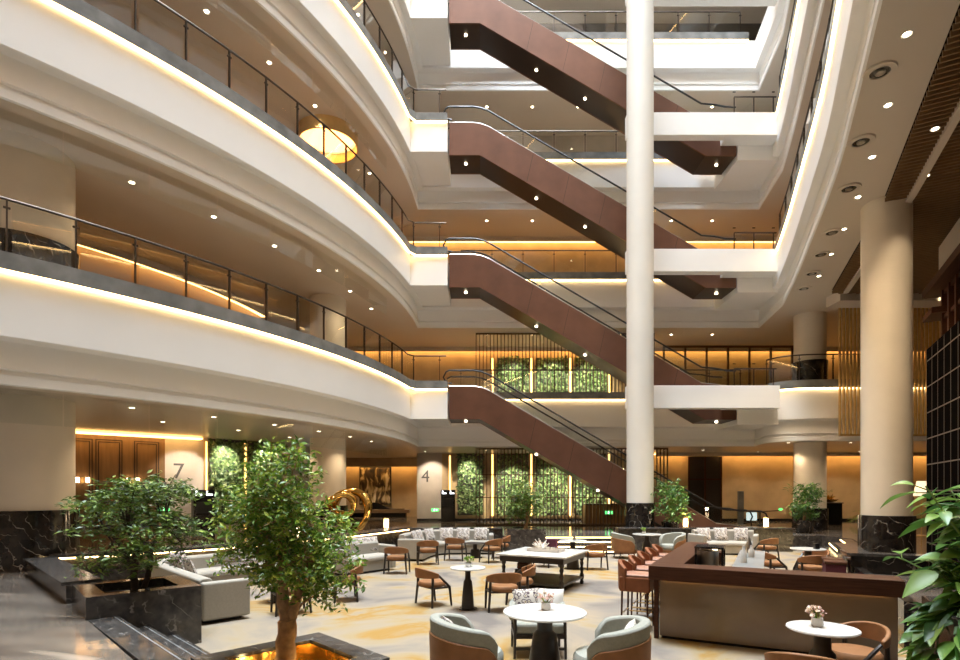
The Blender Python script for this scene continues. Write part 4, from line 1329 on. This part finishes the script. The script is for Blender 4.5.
chairs = [
    (-0.86, 10.02, (0.8, 0.6), 'tan lounge chair with curved back beside the small round table with yellow flowers'),
    (0.40, 9.55, (-0.15, 1), 'tan lounge chair seen from behind in front of the big square table'),
    (0.72, 10.25, (-1, 0.05), 'tan lounge chair with rounded back touching the shelf side of the square table'),
    (-2.05, 13.8, (0.1, 1), 'tan lounge chair seen from behind before the two seat sofa'),
    (-1.45, 15.5, (-0.2, 1), 'tan lounge chair seen from behind nearest the corner sofa arm'),
    (-0.72, 16.35, (0.3, 1), 'tan lounge chair beside the low coffee table of the corner sofa'),
    (0.34, 15.9, (-0.7, 0.8), 'tan lounge chair before the rear square planter'),
    (0.62, 16.9, (-1, 0.1), 'tan lounge chair farthest back beside the rear square planter'),
    (2.98, 14.5, (-0.2, 1), 'single tan lounge chair before the lit rear steps'),
    (1.75, 15.0, (0.6, 0.5), 'tan lounge chair half hidden behind the square marble table'),
    (8.3, 16.2, (-0.35, 1), 'tan lounge chair under the lit lamp by the rear stone wall'),
    (7.1, 12.0, (0.1, 1), 'tan lounge chair seen from behind across the bar at the white round table'),
    (6.6, 12.7, (1, 0), 'tan lounge chair at the white round table, on the sofa side'),
    (7.75, 13.0, (-0.8, -0.4), 'tan lounge chair at the white round table, on the lit step side'),
    (-2.48, 10.45, (-1, -0.3), 'tan lounge chair peeping out behind the bushy tree leaves'),
    (-3.15, 9.35, (-0.5, 0.8), 'tan lounge chair hidden behind the trunk of the bushy tree'),
    (3.80, 5.70, (-1, -0.2), 'tan lounge chair pulled up to the oval looking table beside the bar'),
    (2.84, 4.90, (0.5, 0.85), 'tan lounge chair cut by the lower edge before the bar'),
]
c0 = None
for x, y, d, lab in chairs:
    if c0 is None:
        c0 = make_chair(lab); c0.location = (x, y, 0); c0.rotation_euler = (0, 0, face(*d))
    else: dup(c0, (x, y, 0), face(*d), lab)

def make_tub(label):
    t = thing('tub_armchair', label, 'armchair', (0, 0, 0), 0, 'leather tub armchairs')
    z1 = lambda u: 0.67 + 0.10 * math.sin(PI * u) ** 1.2 - 0.13 * max(0, 1 - min(u, 1 - u) / 0.10) ** 2
    b = MB(); curved_shell(b, 0.42, 0.385, R(-28), R(208), lambda u: 0.22, lambda u: z1(u) - 0.15, 28, 0.92); b.build('shell', mt['leather'], t, smooth=True, bevel=0.01)
    b = MB(); curved_shell(b, 0.415, 0.31, R(-30), R(210), lambda u: z1(u) - 0.17, z1, 28, 0.92); 
    curved_shell(b, 0.385, 0.31, R(-28), R(208), lambda u: 0.22, lambda u: z1(u) - 0.08, 28, 0.92); b.build('upholstery', mt['greyfab'], t, smooth=True, bevel=0.02)
    b = MB(); b.lathe([(0, 0.16), (0.36, 0.16), (0.37, 0.28), (0, 0.28)], (0, -0.03, 0), 28, Matrix.Scale(0.95, 4)); b.build('base', mt['leather'], t, smooth=True)
    b = MB(); b.lathe([(0, 0.26), (0.29, 0.26), (0.315, 0.30), (0.315, 0.38), (0.29, 0.42), (0, 0.43)], (0, -0.05, 0), 28); b.build('seat_cushion', mt['greyfab'], t, smooth=True)
    for sx, sy in ((-1, -1), (1, -1), (-1, 1), (1, 1)):
        b = MB(); b.tube([(sx * 0.27, sy * 0.24, 0), (sx * 0.23, sy * 0.2, 0.18)], [0.014, 0.022], 8); b.build('leg', mt['darkwood'], t)
    return t
tubs = [(-0.12, 5.72, (0.95, 0.32), 1.0, 'tan leather tub armchair with grey lining on the bushy tree side of the near table'),
        (1.30, 5.6, (-0.95, 0.30), 1.0, 'tan leather tub armchair with grey lining on the bar side of the near table'),
        (4.36, 16.9, (1, 0.1), 1.0, 'tan tub armchair at the rear, on the lit step side of the small table'),
        (5.75, 16.8, (-1, -0.3), 1.0, 'tan tub armchair at the rear, between small table and curved sofa')]
t0 = None
for x, y, d, s, lab in tubs:
    if t0 is None:
        t0 = make_tub(lab); t0.location = (x, y, 0); t0.rotation_euler = (0, 0, face(*d))
    else: dup(t0, (x, y, 0), face(*d), lab)

def cushion(x, y, z, rz, label, mat, w=0.42, tilt=0.35, d=0.13):
    b = MB(); n = 8; vs = []; fs = []
    for s in (1, -1):
        for i in range(n + 1):
            for j in range(n + 1):
                u, v_ = i / n * 2 - 1, j / n * 2 - 1
                th = (1 - abs(u) ** 2.6) * (1 - abs(v_) ** 2.6)
                pinch = 1 - 0.06 * (1 - th)
                vs.append((u * w / 2 * (1 - 0.05 * (1 - v_ * v_)), -s * d / 2 * th ** 0.6, v_ * w / 2 * (1 - 0.05 * (1 - u * u))))
    m_ = (n + 1) ** 2
    for s in range(2):
        for i in range(n):
            for j in range(n):
                a = s * m_ + i * (n + 1) + j
                fs.append((a, a + 1, a + n + 2, a + n + 1) if s else (a, a + n + 1, a + n + 2, a + 1))
    b.add(vs, fs, Matrix.Rotation(-tilt, 4, 'X'))
    o = b.build('scatter_cushion', mat, None, smooth=True, fix=False)
    o.location = (x, y, z + w / 2 * math.cos(tilt)); o.rotation_euler = (0, 0, rz)
    return tag(o, label, 'cushion', 'scatter cushions')

# armchair facing the camera behind the near table
t = thing('grey_armchair', 'grey upholstered armchair with dark wood legs behind the near marble table', 'armchair', (0.73, 7.12, 0), 0)
b = MB(); curved_shell(b, 0.36, 0.28, R(-10), R(190), lambda u: 0.40, lambda u: 0.56 + 0.14 * math.sin(PI * u), 24, 0.85); b.build('backrest', mt['greyfab'], t, smooth=True, bevel=0.02)
b = MB(); b.box((0, -0.05, 0.36), (0.60, 0.56, 0.14)); b.build('seat', mt['greyfab'], t, bevel=0.04, seg=3)
b = MB(); b.box((0, -0.05, 0.27), (0.64, 0.58, 0.05)); b.box((0, -0.32, 0.12), (0.6, 0.025, 0.03)); b.build('seat_frame', mt['darkwood'], t)
for sx, sy in ((-1, -0.33), (1, -0.33), (-1, 0.22), (1, 0.22)):
    b = MB(); b.tube([(sx * 0.31, sy, 0), (sx * 0.30, sy, 0.5 if sy < 0 else 0.46)], [0.016, 0.02], 8); b.build('leg', mt['darkwood'], t)
cushion(0.60, 7.24, 0.43, 0.25, 'maroon patterned cushion on the grey armchair behind the near table', mt['cushion'], 0.36)
cushion(0.90, 7.24, 0.43, -0.25, 'pale cushion on the grey armchair behind the near table', mt['cream'], 0.36)
cushion(-0.30, 5.72, 0.43, face(0.95, 0.32), 'small pale cushion in the tub armchair on the tree side', mt['cushion'], 0.34)
cushion(1.48, 5.58, 0.43, face(-0.95, 0.30), 'small pale cushion in the tub armchair on the bar side', mt['cream'], 0.34)

def round_table(x, y, r, h, label, pr=0.10, top='mtop'):
    t = thing('round_table', label, 'table', (x, y, 0), 0, 'round pedestal tables')
    b = MB(); b.lathe([(0, h - 0.025), (r - 0.015, h - 0.025), (r, h - 0.012), (r - 0.004, h), (0, h)], (0, 0, 0), 48); b.build('tabletop', mt[top], t, smooth=True)
    b = MB(); b.lathe([(pr * 1.7, 0.02), (pr * 1.45, 0.25), (pr * 1.1, h - 0.24), (pr * 0.75, h - 0.2), (pr * 0.7, h - 0.025)], (0, 0, 0), 24); b.build('pedestal', mt['darkwood'], t, smooth=True)
    b = MB(); b.lathe([(pr * 2.4, 0), (pr * 2.4, 0.015), (pr * 1.7, 0.025)], (0, 0, 0), 32); b.build('base', mt['black'], t, smooth=True)
    return t
round_table(0.70, 6.05, 0.45, 0.74, 'round white marble table on dark pedestal nearest the lower edge', 0.115)
round_table(-0.21, 9.65, 0.31, 0.72, 'small round marble table with yellow flowers amid the carpet', 0.066)
round_table(3.26, 5.33, 0.31, 0.74, 'round marble table with pink flowers before the bar front', 0.10)
round_table(2.42, 14.6, 0.36, 0.74, 'round marble table before the lit rear steps')
round_table(7.35, 12.55, 0.36, 0.74, 'round white table among tan chairs beyond the bar')
round_table(4.98, 16.7, 0.42, 0.74, 'round white table between the rear tub armchairs')
round_table(-3.7, 10.3, 0.3, 0.5, 'low round table behind the bushy tree', 0.08, 'darkwood')
round_table(-0.15, 17.0, 0.32, 0.45, 'low dark coffee table before the corner sofa', 0.09, 'darkwood')

def flowers(x, y, z, label, r=0.075, vase='wallgrey', petals='flower', seed=1, n=70):
    rnd = random.Random(seed)
    t = thing('flower_vase', label, 'flowers', (x, y, z), 0, 'flower arrangements on tables')
    b = MB(); b.lathe([(0.04, 0), (0.055, 0.02), (0.05, 0.085), (0.045, 0.085), (0.04, 0.06), (0, 0.06)], (0, 0, 0), 20); b.build('vase', mt[vase], t, smooth=True)
    b = MB(); s = MB()
    for k in range(11):
        d = Vector((rnd.gauss(0, .6), rnd.gauss(0, .6), rnd.uniform(.3, 1))).normalized()
        c = Vector((0, 0, 0.10)) + d * r * rnd.uniform(.7, 1.15)
        s.tube([(0, 0, 0.06), tuple(c)], 0.003, 4)
        for j in range(n // 8):
            leaf_quads(b, [c + Vector((rnd.uniform(-1, 1), rnd.uniform(-1, 1), rnd.uniform(-1, 1))) * 0.012], 0.035, rnd, narrow=0.8)
    s.build('stems', mt['leafbright'], t); o = b.build('blossoms', mt[petals], t, fix=False); o['kind'] = 'stuff'
for px_ in ((-2.0, 5.25), (-1.55, 5.3)): point((px_[0], px_[1], 0.36), 2.2, (1.0, 0.72, 0.35), 0.03)  # hidden fill points added to brighten the gilt planter lining
flowers(0.72, 6.12, 0.74, 'pink and cream flowers in a low vase on the near marble table', 0.085, seed=2)
flowers(3.24, 5.38, 0.74, 'pink flowers in a stone vase on the table before the bar', 0.095, seed=3)
flowers(-0.20, 9.68, 0.72, 'yellow flowers in a glass vase on the small round table', 0.085, petals='leafbright', vase='steel', seed=4)
flowers(4.9, 16.75, 0.74, 'little green plant on the rear white table', 0.08, petals='leafbright', vase='steel', seed=5)
o = MB().lathe([(0.04, 0), (0.04, 0.05), (0.02, 0.12), (0.016, 0.2), (0.0, 0.2)], (0, 0, 0), 14).build('glass_carafe', mt['steel'], None, smooth=True)
o.location = (2.46, 14.6, 0.74); tag(o, 'slim carafe on the round table before the lit steps', 'carafe')
o = MB().bx(-0.05, 0.05, -0.05, 0.05, 0, 0.13).build('table_box', mt['black'], None, bevel=0.01)
o.location = (7.45, 12.4, 0.74); tag(o, 'small black box on the white round table beyond the bar', 'box')

# big square table
t = thing('square_table', 'big square marble topped table with turned dark legs and low shelf', 'table', (1.36, 11.95, 0), BROT)
b = MB(); b.bx(-0.76, 0.76, -0.80, 0.80, 0.70, 0.735); b.build('tabletop', mt['mtop'], t, bevel=0.006)
b = MB(); b.bx(-0.69, 0.69, -0.73, 0.73, 0.58, 0.70); b.build('apron', mt['darkwood'], t)
for sx in (-1, 1):
    for sy in (-1, 1):
        b = MB(); b.lathe([(0.035, 0), (0.045, 0.05), (0.03, 0.09), (0.05, 0.13), (0.05, 0.2), (0.03, 0.25), (0.045, 0.33), (0.028, 0.38), (0.045, 0.46), (0.03, 0.5), (0.05, 0.54), (0.05, 0.60)], (sx * 0.63, sy * 0.67, 0), 14); b.build('leg', mt['darkwood'], t, smooth=True)
b = MB(); b.bx(-0.66, 0.66, -0.70, 0.70, 0.13, 0.17); b.build('shelf', mt['darkwood'], t)
def ontable(u, v_): return (1.36 + UV.x * u + VV.x * v_, 11.95 + UV.y * u + VV.y * v_)
x, y = ontable(-0.38, -0.15)
t = thing('wicker_hamper', 'dark square hamper on the low shelf of the square table', 'hamper', (x, y, 0.17), BROT)
b = MB(); b.bx(-0.17, 0.17, -0.17, 0.17, 0, 0.2); b.build('body', mt['walldark'], t, bevel=0.03)
b = MB(); b.bx(-0.13, 0.13, -0.13, 0.13, 0.2, 0.34); b.build('lid', mt['wood'], t, bevel=0.03)
x, y = ontable(0.0, 0.12)
t = thing('serving_tray', 'woven grey tray holding small cups on the square table', 'tray', (x, y, 0.735), BROT)
b = MB(); b.bx(-0.36, 0.36, -0.2, 0.2, 0, 0.015)
for a_ in ((-0.36, -0.34, -.2, .2), (0.34, 0.36, -.2, .2), (-.36, .36, -.2, -.18), (-.36, .36, .18, .2)): b.bx(a_[0], a_[1], a_[2], a_[3], 0, 0.06)
b.build('tray', mt['wallgrey'], t)
k = 0
for u, v_ in ((-0.12, 0.0), (0.02, 0.06), (0.16, 0.0)):
    x, y = ontable(u, 0.12 + v_)
    o = MB().lathe([(0.025, 0), (0.04, 0.03), (0.042, 0.07), (0.036, 0.07), (0.03, 0.03), (0, 0.02)], (0, 0, 0), 16).build('small_cup', mt['cream'], None, smooth=True)
    o.location = (x, y, 0.75); tag(o, 'little cream cup standing in the grey tray', 'cup', 'cups in the tray'); k += 1
x, y = ontable(-0.16, 0.30)
t = thing('coral_ornament', 'cream branching coral ornament at the tray end on the square table', 'ornament', (x, y, 0.735), 0)
b = MB(); rnd = random.Random(4)
for k in range(26):
    d = Vector((rnd.gauss(0, .7), rnd.gauss(0, .7), rnd.uniform(.2, 1))).normalized(); l = rnd.uniform(.14, .24)
    b.tube([(0, 0, 0.0), tuple(d * l * .6 + Vector((0, 0, .03))), tuple(d * l + Vector((rnd.uniform(-.03, .03), 0, .04)))], [0.018, 0.012, 0.008], 5)
b.build('branches', mt['cream'], t); MB().cyl((0, 0, 0), 0.06, 0.03, 16).build('base', mt['darkwood'], t)
x, y = ontable(0.02, 0.42)
o = MB().bx(-0.13, 0.13, -0.07, 0.07, 0, 0.24).build('gift_box', mt['maroon'], None, bevel=0.01)
o.location = (x, y, 0.735); o.rotation_euler = (0, 0, BROT); tag(o, 'maroon box standing behind the tray on the square table', 'box')

# sofas swept along plan paths (path = outer back line, seat on the right-hand side of travel)
def sofa(name, label, path, depth=0.85, h=0.76, seat_h=0.42, arms=(True, True), fab='sofafab'):
    o0 = path[0]
    t = thing(name, label, 'sofa', (o0[0], o0[1], 0), 0)
    p = [(x - o0[0], y - o0[1]) for x, y in path]
    MB().sweep(p, [(0, 0.06), (0, h - 0.03), (-0.04, h), (-0.15, h), (-0.19, h - 0.04), (-0.20, 0.06)]).build('backrest', mt[fab], t, smooth=True, bevel=0.015)
    MB().sweep(p, [(-0.2, 0.06), (-0.2, 0.28), (-depth + 0.02, 0.28), (-depth + 0.02, 0.06)]).build('base', mt[fab], t)
    MB().sweep(p, [(-0.2, 0.285), (-0.2, seat_h), (-depth + 0.05, seat_h), (-depth, seat_h - 0.05), (-depth, 0.285)]).build('seat_cushion', mt[fab], t, smooth=True, bevel=0.02)
    for e, on in ((0, arms[0]), (1, arms[1])):
        if not on: continue
        a = Vector(p[0] if e == 0 else p[-1]); c = Vector(p[1] if e == 0 else p[-2]); d = (a - c).normalized()
        n = Vector((-d.y, d.x)) if e else Vector((d.y, -d.x))
        m = a + d * 0.07 - n * depth / 2
        b = MB(); b.box((m.x, m.y, 0.35), (0.15, depth, 0.58), math.atan2(d.y, d.x)); b.build('arm', mt[fab], t, bevel=0.035, seg=3)
    b = MB()
    for q in (p[0], p[-1]): pass
    MB().sweep(offset(p, -0.06), [(0, 0), (0, 0.06), (-depth + 0.15, 0.06), (-depth + 0.15, 0)]).build('plinth', mt['black'], t)
    return t
# two seat sofa parallel to the curved ledge (travel keeps the seat on the right)
sofa('two_seat_sofa', 'light grey two seat sofa with patterned cushions before the curved lit ledge', [(-3.68, 13.78), (-3.23, 14.27), (-2.79, 14.77)], depth=0.72, h=0.72)
sofa('corner_sofa', 'light grey corner sofa with patterned cushions at the rear of the carpet', smooth_path([(-2.36, 16.25), (-2.22, 17.1), (-1.85, 18.0), (-1.2, 18.42), (-0.4, 18.5), (0.30, 18.5)], 3), depth=0.78)
sofa('sectional_sofa', 'large light grey sectional sofa behind the dark planter box', smooth_path([(-4.28, 8.55), (-5.1, 9.4), (-5.95, 10.3), (-6.35, 10.9), (-6.1, 11.6), (-5.5, 12.3), (-4.95, 13.0)], 3), depth=0.72, h=0.69)
sofa('curved_sofa', 'curved white sofa with three cushions against the rear stone wall', smooth_path([(6.9, 18.3), (7.55, 18.42), (8.25, 18.38), (8.85, 18.1)], 3))
cs = [(-3.36, 13.98, (0.74, -.67), 'first patterned cushion on the two seat sofa, nearest the tree'), (-3.10, 14.27, (0.74, -.67), 'second patterned cushion along the two seat sofa'), (-2.82, 14.58, (0.74, -.67), 'last patterned cushion on the two seat sofa by its far arm'),
      (-1.94, 16.7, (1, -.1), 'patterned cushion nearest the front arm of the corner sofa'), (-1.84, 17.18, (1, -.25), 'second patterned cushion from the front arm of the corner sofa'), (-1.58, 17.72, (.8, -.6), 'patterned cushion in the bend of the corner sofa'), (-1.08, 18.03, (.25, -1), 'patterned cushion just past the bend of the corner sofa'), (-0.55, 18.14, (0, -1), 'patterned cushion midway along the rear run of the corner sofa'), (0.02, 18.15, (0, -1), 'patterned cushion at the planter end of the corner sofa'),
      (7.2, 18.02, (0, -1), 'patterned cushion on the curved white sofa, on the column side'), (7.77, 18.07, (0, -1), 'patterned cushion in the middle of the curved white sofa'), (8.40, 18.02, (-.2, -1), 'patterned cushion on the curved white sofa, on the lamp side'),
      (-5.62, 10.45, (.72, .7), 'patterned cushion by the bend of the sectional sofa'), (-5.95, 11.1, (1, -.2), 'patterned cushion in the bend of the sectional sofa'), (-5.2, 10.05, (.72, .7), 'lying patterned cushion on the near run of the sectional sofa'), (-5.05, 12.15, (.75, -.6), 'patterned cushion on the ledge run of the sectional sofa'), (-4.75, 12.6, (.75, -.6), 'patterned cushion at the far end of the sectional sofa')]
for x, y, d, lab in cs: cushion(x, y, 0.425, face(*d), lab, mt['cushion'], 0.44)

# ------------------------------------------------------------------ bar
BC = Vector((2.27, 7.55))
bar = thing('bar_counter', 'dark walnut bar counter with polished brown stone front', 'bar', (BC.x, BC.y, 0), BROT)
BH = 1.03
LB = 2.8; LA = 3.9
b = MB(); b.bx(0, LB, 0, 0.42, BH - 0.19, BH); b.bx(0, 0.40, 0.42, LA, BH - 0.19, BH); b.build('countertop', mt['wood'], bar, bevel=0.004)
b = MB(); b.bx(0.10, LB - 0.02, 0.28, 0.42, 0.04, BH - 0.19); b.build('front_panel', mt['slab'], bar)
b = MB(); b.bx(0.26, 0.38, 0.42, LA - 0.05, 0.04, BH - 0.19); b.build('side_panel', mt['slab'], bar)
b = MB(); b.bx(0.12, LB - 0.04, 0.31, 0.42, 0, 0.04); b.bx(0.28, 0.36, 0.42, LA - 0.1, 0, 0.04); b.build('plinth', mt['black'], bar)
b = MB(); b.bx(0.03, 0.09, 0.24, 0.30, 0, BH - 0.19); b.build('leg', mt['wood'], bar)
b = MB(); b.bx(0.03, 0.09, LA - 0.1, LA - 0.04, 0, BH - 0.19); b.build('leg', mt['wood'], bar)
b = MB(); b.bx(0.12, LB - 0.1, 0.265, 0.275, BH - 0.215, BH - 0.195); b.build('light_strip', mt['cove'], bar)
def onbar(u, v_): return (BC.x + UV.x * u + VV.x * v_, BC.y + UV.y * u + VV.y * v_)
x, y = onbar(1.0, 0.55)
t = thing('bar_workstation', 'grey stone topped workstation inside the bar', 'counter', (x, y, 0), BROT)
b = MB(); b.bx(0, 0.38, 0, 2.4, 0.95, 1.01); b.build('worktop', mt['curb'], t)
b = MB(); b.bx(0.03, 0.35, 0.03, 2.37, 0, 0.95); b.build('cabinet', mt['wallgrey'], t)
x, y = onbar(0.62, 1.75)
t = thing('beverage_machine', 'black and steel drinks machine standing inside the bar', 'drinks machine', (x, y, 0), BROT)
b = MB(); b.bx(-0.2, 0.2, -0.22, 0.22, 0, 0.86); b.build('cabinet', mt['black'], t)
b = MB(); b.cyl((-0.03, -0.05, 0.86), 0.16, 0.24, 24); b.build('tank', mt['steel'], t, smooth=True)
b = MB()
for sx in (-0.19, 0.19):
    for sy in (-0.2, 0.2): b.bx(sx - 0.015, sx + 0.015, sy - 0.015, sy + 0.015, 0.86, 1.14)
b.bx(-0.21, 0.21, -0.22, 0.22, 1.14, 1.17); b.build('frame', mt['black'], t)
x, y = onbar(1.2, 1.3)
for k, (u, v_, hh, lab) in enumerate(((1.12, 1.1, 0.24, 'tall white bottle on the bar workstation'), (1.2, 1.9, 0.18, 'short pale pitcher on the bar workstation'), (1.15, 2.5, 0.26, 'steel shaker on the far end of the bar workstation'))):
    x, y = onbar(u, v_)
    o = MB().lathe([(0.045, 0), (0.045, hh * .6), (0.02, hh * .8), (0.018, hh), (0, hh)], (0, 0, 0), 16).build('bottle', mt[('cream', 'wallgrey', 'steel')[k]], None, smooth=True)
    o.location = (x, y, 1.01); tag(o, lab, 'bottle')
x, y = onbar(0.62, 2.6)
t = thing('candle_lantern', 'small lit candle lantern on a stand behind the drinks machine', 'lantern', (x, y, 0), BROT)
b = MB(); b.bx(-0.14, 0.14, -0.14, 0.14, 0, 1.0); b.build('stand', mt['wood'], t)
b = MB(); b.cyl((0, 0, 1.0), 0.035, 0.1, 12); b.build('candle', mt['lampglow'], t)

def make_stool(label):
    t = thing('bar_stool', label, 'bar stool', (0, 0, 0), 0, 'russet bar stools along the counter')
    b = MB(); b.box((0, -0.02, 0.67), (0.46, 0.44, 0.22)); b.build('seat_box', mt['redleather'], t, bevel=0.02)
    b = MB(); b.box((0, -0.03, 0.795), (0.44, 0.40, 0.04)); b.build('seat_pad', mt['pinkseat'], t, bevel=0.018, seg=3)
    b = MB(); curved_shell(b, 0.27, 0.215, R(25), R(155), lambda u: 0.57, lambda u: 1.00 - 0.10 * abs(2 * u - 1) ** 2, 16, 0.95); b.build('backrest', mt['redleather'], t, smooth=True, bevel=0.012)
    for sx in (-1, 1):
        for sy in (-1, 1):
            b = MB(); b.tube([(sx * 0.215, sy * 0.19 - 0.02, 0), (sx * 0.20, sy * 0.18 - 0.02, 0.57)], [0.012, 0.016], 6); b.build('leg', mt['wood'], t)
    b = MB()
    for sx in (-1, 1): b.tube([(sx * 0.212, -0.20, 0.2), (sx * 0.212, 0.16, 0.2)], 0.009, 6)
    b.tube([(-0.212, -0.2, 0.24), (0.212, -0.2, 0.24)], 0.010, 6); b.tube([(-0.212, 0.16, 0.24), (0.212, 0.16, 0.24)], 0.009, 6)
    b.build('footrest', mt['brass'], t)
    return t
sl = ['russet leather bar stool at the near corner of the walnut counter', 'second russet bar stool from the near counter corner', 'middle russet bar stool of the five along the counter', 'fourth russet bar stool from the near counter corner', 'farthest russet bar stool along the walnut counter']
s0 = None
for k in range(5):
    x, y = onbar(-0.32, 0.75 + 0.68 * k)
    if s0 is None:
        s0 = make_stool(sl[0]); s0.location = (x, y, 0); s0.rotation_euler = (0, 0, face(UV.x, UV.y))
    else: dup(s0, (x, y, 0), face(UV.x, UV.y), sl[k])

# maroon seats under the parapet
for k, (x, y, lab) in enumerate(((7.22, 11.3, 'maroon upholstered stool below the black parapet, by the round white table'), (6.98, 10.85, 'maroon upholstered stool below the black parapet, nearer the bar'))):
    t = thing('maroon_stool', lab, 'stool', (x - 0.1, y, 0), BROT, 'maroon stools by the parapet')
    b = MB(); b.bx(-0.17, 0.17, -0.17, 0.17, 0.05, 0.62); b.build('body', mt['maroon'], t, bevel=0.02)
    b = MB(); b.bx(-0.19, 0.19, -0.19, 0.19, 0.62, 0.68); b.build('top', mt['wood'], t, bevel=0.015)
    b = MB(); b.bx(-0.16, 0.16, -0.16, 0.16, 0, 0.05); b.build('plinth', mt['black'], t)

# table lamps on the stone walls
def lantern(x, y, z, label, h=0.34):
    t = thing('table_lantern', label, 'lamp', (x, y, z), 0, 'lit lanterns on the stone edges')
    b = MB(); b.cyl((0, 0, 0), 0.10, 0.03, 16); b.cyl((0, 0, h - 0.03), 0.08, 0.03, 16)
    for a in range(4): b.bar((0.085 * math.cos(a * PI / 2), 0.085 * math.sin(a * PI / 2), 0.03), (0.08 * math.cos(a * PI / 2), 0.08 * math.sin(a * PI / 2), h - 0.03), 0.008)
    b.build('frame', mt['brass'], t)
    b = MB(); b.lathe([(0.065, 0.03), (0.075, h * .5), (0.065, h - 0.03)], (0, 0, 0), 16); b.build('glass_shade', mt['lampglow'], t, smooth=True)
    point((x, y, z + h + 0.12), 12)
lantern(6.9, 18.8, 0.79, 'lit lantern on the rear stone wall between column and curved sofa')
lantern(9.6, 18.8, 0.79, 'lit lantern on the rear stone wall past the curved sofa')
lantern(-3.02, 18.05, 0.80, 'lit lantern on the curved ledge between the two sofas')
lantern(-4.75, 14.55, 0.80, 'lit lantern on the curved ledge beside the bushy tree leaves')

# gold knot sculpture
t = thing('gold_ring_sculpture', 'large polished gold sculpture of interlocked rings behind the bushy tree', 'sculpture', (-4.55, 18.75, UP), 0)
def ring(b, c, rx, rz, r, yaw, tilt, n=48):
    pts = []
    m = Matrix.Translation(c) @ Matrix.Rotation(yaw, 4, 'Z') @ Matrix.Rotation(tilt, 4, 'X')
    for i in range(n):
        a = 2 * PI * i / n; pts.append(m @ Vector((rx * math.cos(a), 0.12 * math.sin(2 * a), rz * math.sin(a))))
    b.tube(pts, [r * (1 + 0.25 * math.sin(2 * PI * i / n * 3)) for i in range(n)], 12, True)
b = MB(); ring(b, (-0.05, -0.25, 1.05), 0.42, 0.36, 0.115, 0.2, 0.5); b.build('small_ring', mt['gold'], t, smooth=True)
b = MB(); ring(b, (0.22, 0.1, 0.85), 0.62, 0.66, 0.13, -0.3, 0.1); b.build('large_ring', mt['gold'], t, smooth=True)
b = MB(); b.lathe([(0.42, 0), (0.42, 0.10), (0.36, 0.12), (0.34, 0.42), (0.36, 0.44), (0, 0.44)], (0, 0, 0), 36); b.build('base', mt['black'], t, smooth=True)

# floor lamp beyond the big column
t = thing('floor_lamp', 'floor lamp with white shade beyond the big cream column', 'lamp', (14.9, 18.9, UP), 0)
b = MB(); b.cyl((0, 0, 0), 0.16, 0.03, 20); b.cyl((0, 0, 0.03), 0.018, 1.5, 10); b.build('stem', mt['brass'], t)
b = MB(); b.lathe([(0.24, 1.35), (0.13, 1.85)], (0, 0, 0), 24); b.build('shade', mt['shade'], t, smooth=True)

# curved lit counter inside the lowest gallery
ca = arc(18.2, -38.3, -15.2, 30)
t = tag(MB().sweep(ca, [(0, 0), (0.45, 0), (0.45, 0.85), (0, 0.85)], z=LV[2] + 0.02).build('gallery_counter', mt['wallwood']), 'long curved timber counter with amber edge light behind the lowest curved railing', 'counter')
MB().sweep(ca, [(-0.06, 0.85), (0.5, 0.85), (0.5, 0.90), (-0.06, 0.90)], z=LV[2] + 0.02).build('worktop', mt['darkwood'], t)
MB().sweep(ca, [(-0.05, 0.78), (-0.01, 0.78), (-0.01, 0.845), (-0.05, 0.845)], z=LV[2] + 0.02).build('light_strip', mt['cove'], t)
# shop front on the lowest gallery past the column
t = thing('glass_shopfront', 'bronze framed glass shop front on the lowest gallery beyond the column', 'shop front', (8.6, 26.2, LV[2] + 0.02), 0)
b = MB()
for k in range(7): b.bx(k * 1.0 - 0.04, k * 1.0 + 0.04, -0.05, 0.05, 0, 2.9)
b.bx(-0.04, 6.04, -0.05, 0.05, 2.85, 2.95); b.bx(-0.04, 6.04, -0.05, 0.05, 0, 0.08); b.build('frame', mt['slatwood'], t)
for k in range(6):
    b = MB(); b.bx(k + 0.05, k + 0.95, -0.008, 0.008, 0.08, 2.85); b.build('glass_pane', mt['glass'], t)

# ------------------------------------------------------------------ lights
w = bpy.data.worlds.new('sky'); SC.world = w; w.use_nodes = True
bg = w.node_tree.nodes['Background']
bg.inputs[0].default_value = (0.82, 0.94, 1.06, 1); bg.inputs[1].default_value = 64.0
pl = bpy.data.lights.new('skylight_portal', 'AREA'); pl.shape = 'RECTANGLE'; pl.size = SKX1 - SKX0; pl.size_y = SKY1 - SKY0
pl.cycles.is_portal = True
o = bpy.data.objects.new('skylight_portal', pl); COL.objects.link(o); o.location = ((SKX0 + SKX1) / 2, (SKY0 + SKY1) / 2, 61.95)
# extra ceiling spots over the lounge from the bar-side ceiling
for px, py in ((926, 168), (935, 120)):
    x, y = up_at(px, py)
    downlight(x, y, zr - 0.16, 'small downlight set among the dark timber slats', 'downlights in the timber slats', 130, 0.05)

# ------------------------------------------------------------------ camera
cam = bpy.data.cameras.new('camera'); cam.sensor_width = 36.0; cam.sensor_fit = 'HORIZONTAL'; cam.lens = F / 960.0 * 36.0
cam.shift_y = (490 - 330) / 960.0; cam.clip_end = 200; cam.clip_start = 0.05
co = bpy.data.objects.new('camera', cam); COL.objects.link(co); co.location = (0, 0, EYE); co.rotation_euler = (PI / 2, 0, 0)
SC.camera = co
SC.view_settings.view_transform = 'Standard'; SC.view_settings.look = 'None'; SC.view_settings.gamma = 1.0
SC.view_settings.use_curve_mapping = False
SC.view_settings.exposure = 0.28
SC.cycles.transparent_max_bounces = 24
SC.cycles.max_bounces = 10
SC.cycles.diffuse_bounces = 5
SC.cycles.sample_clamp_indirect = 8.0
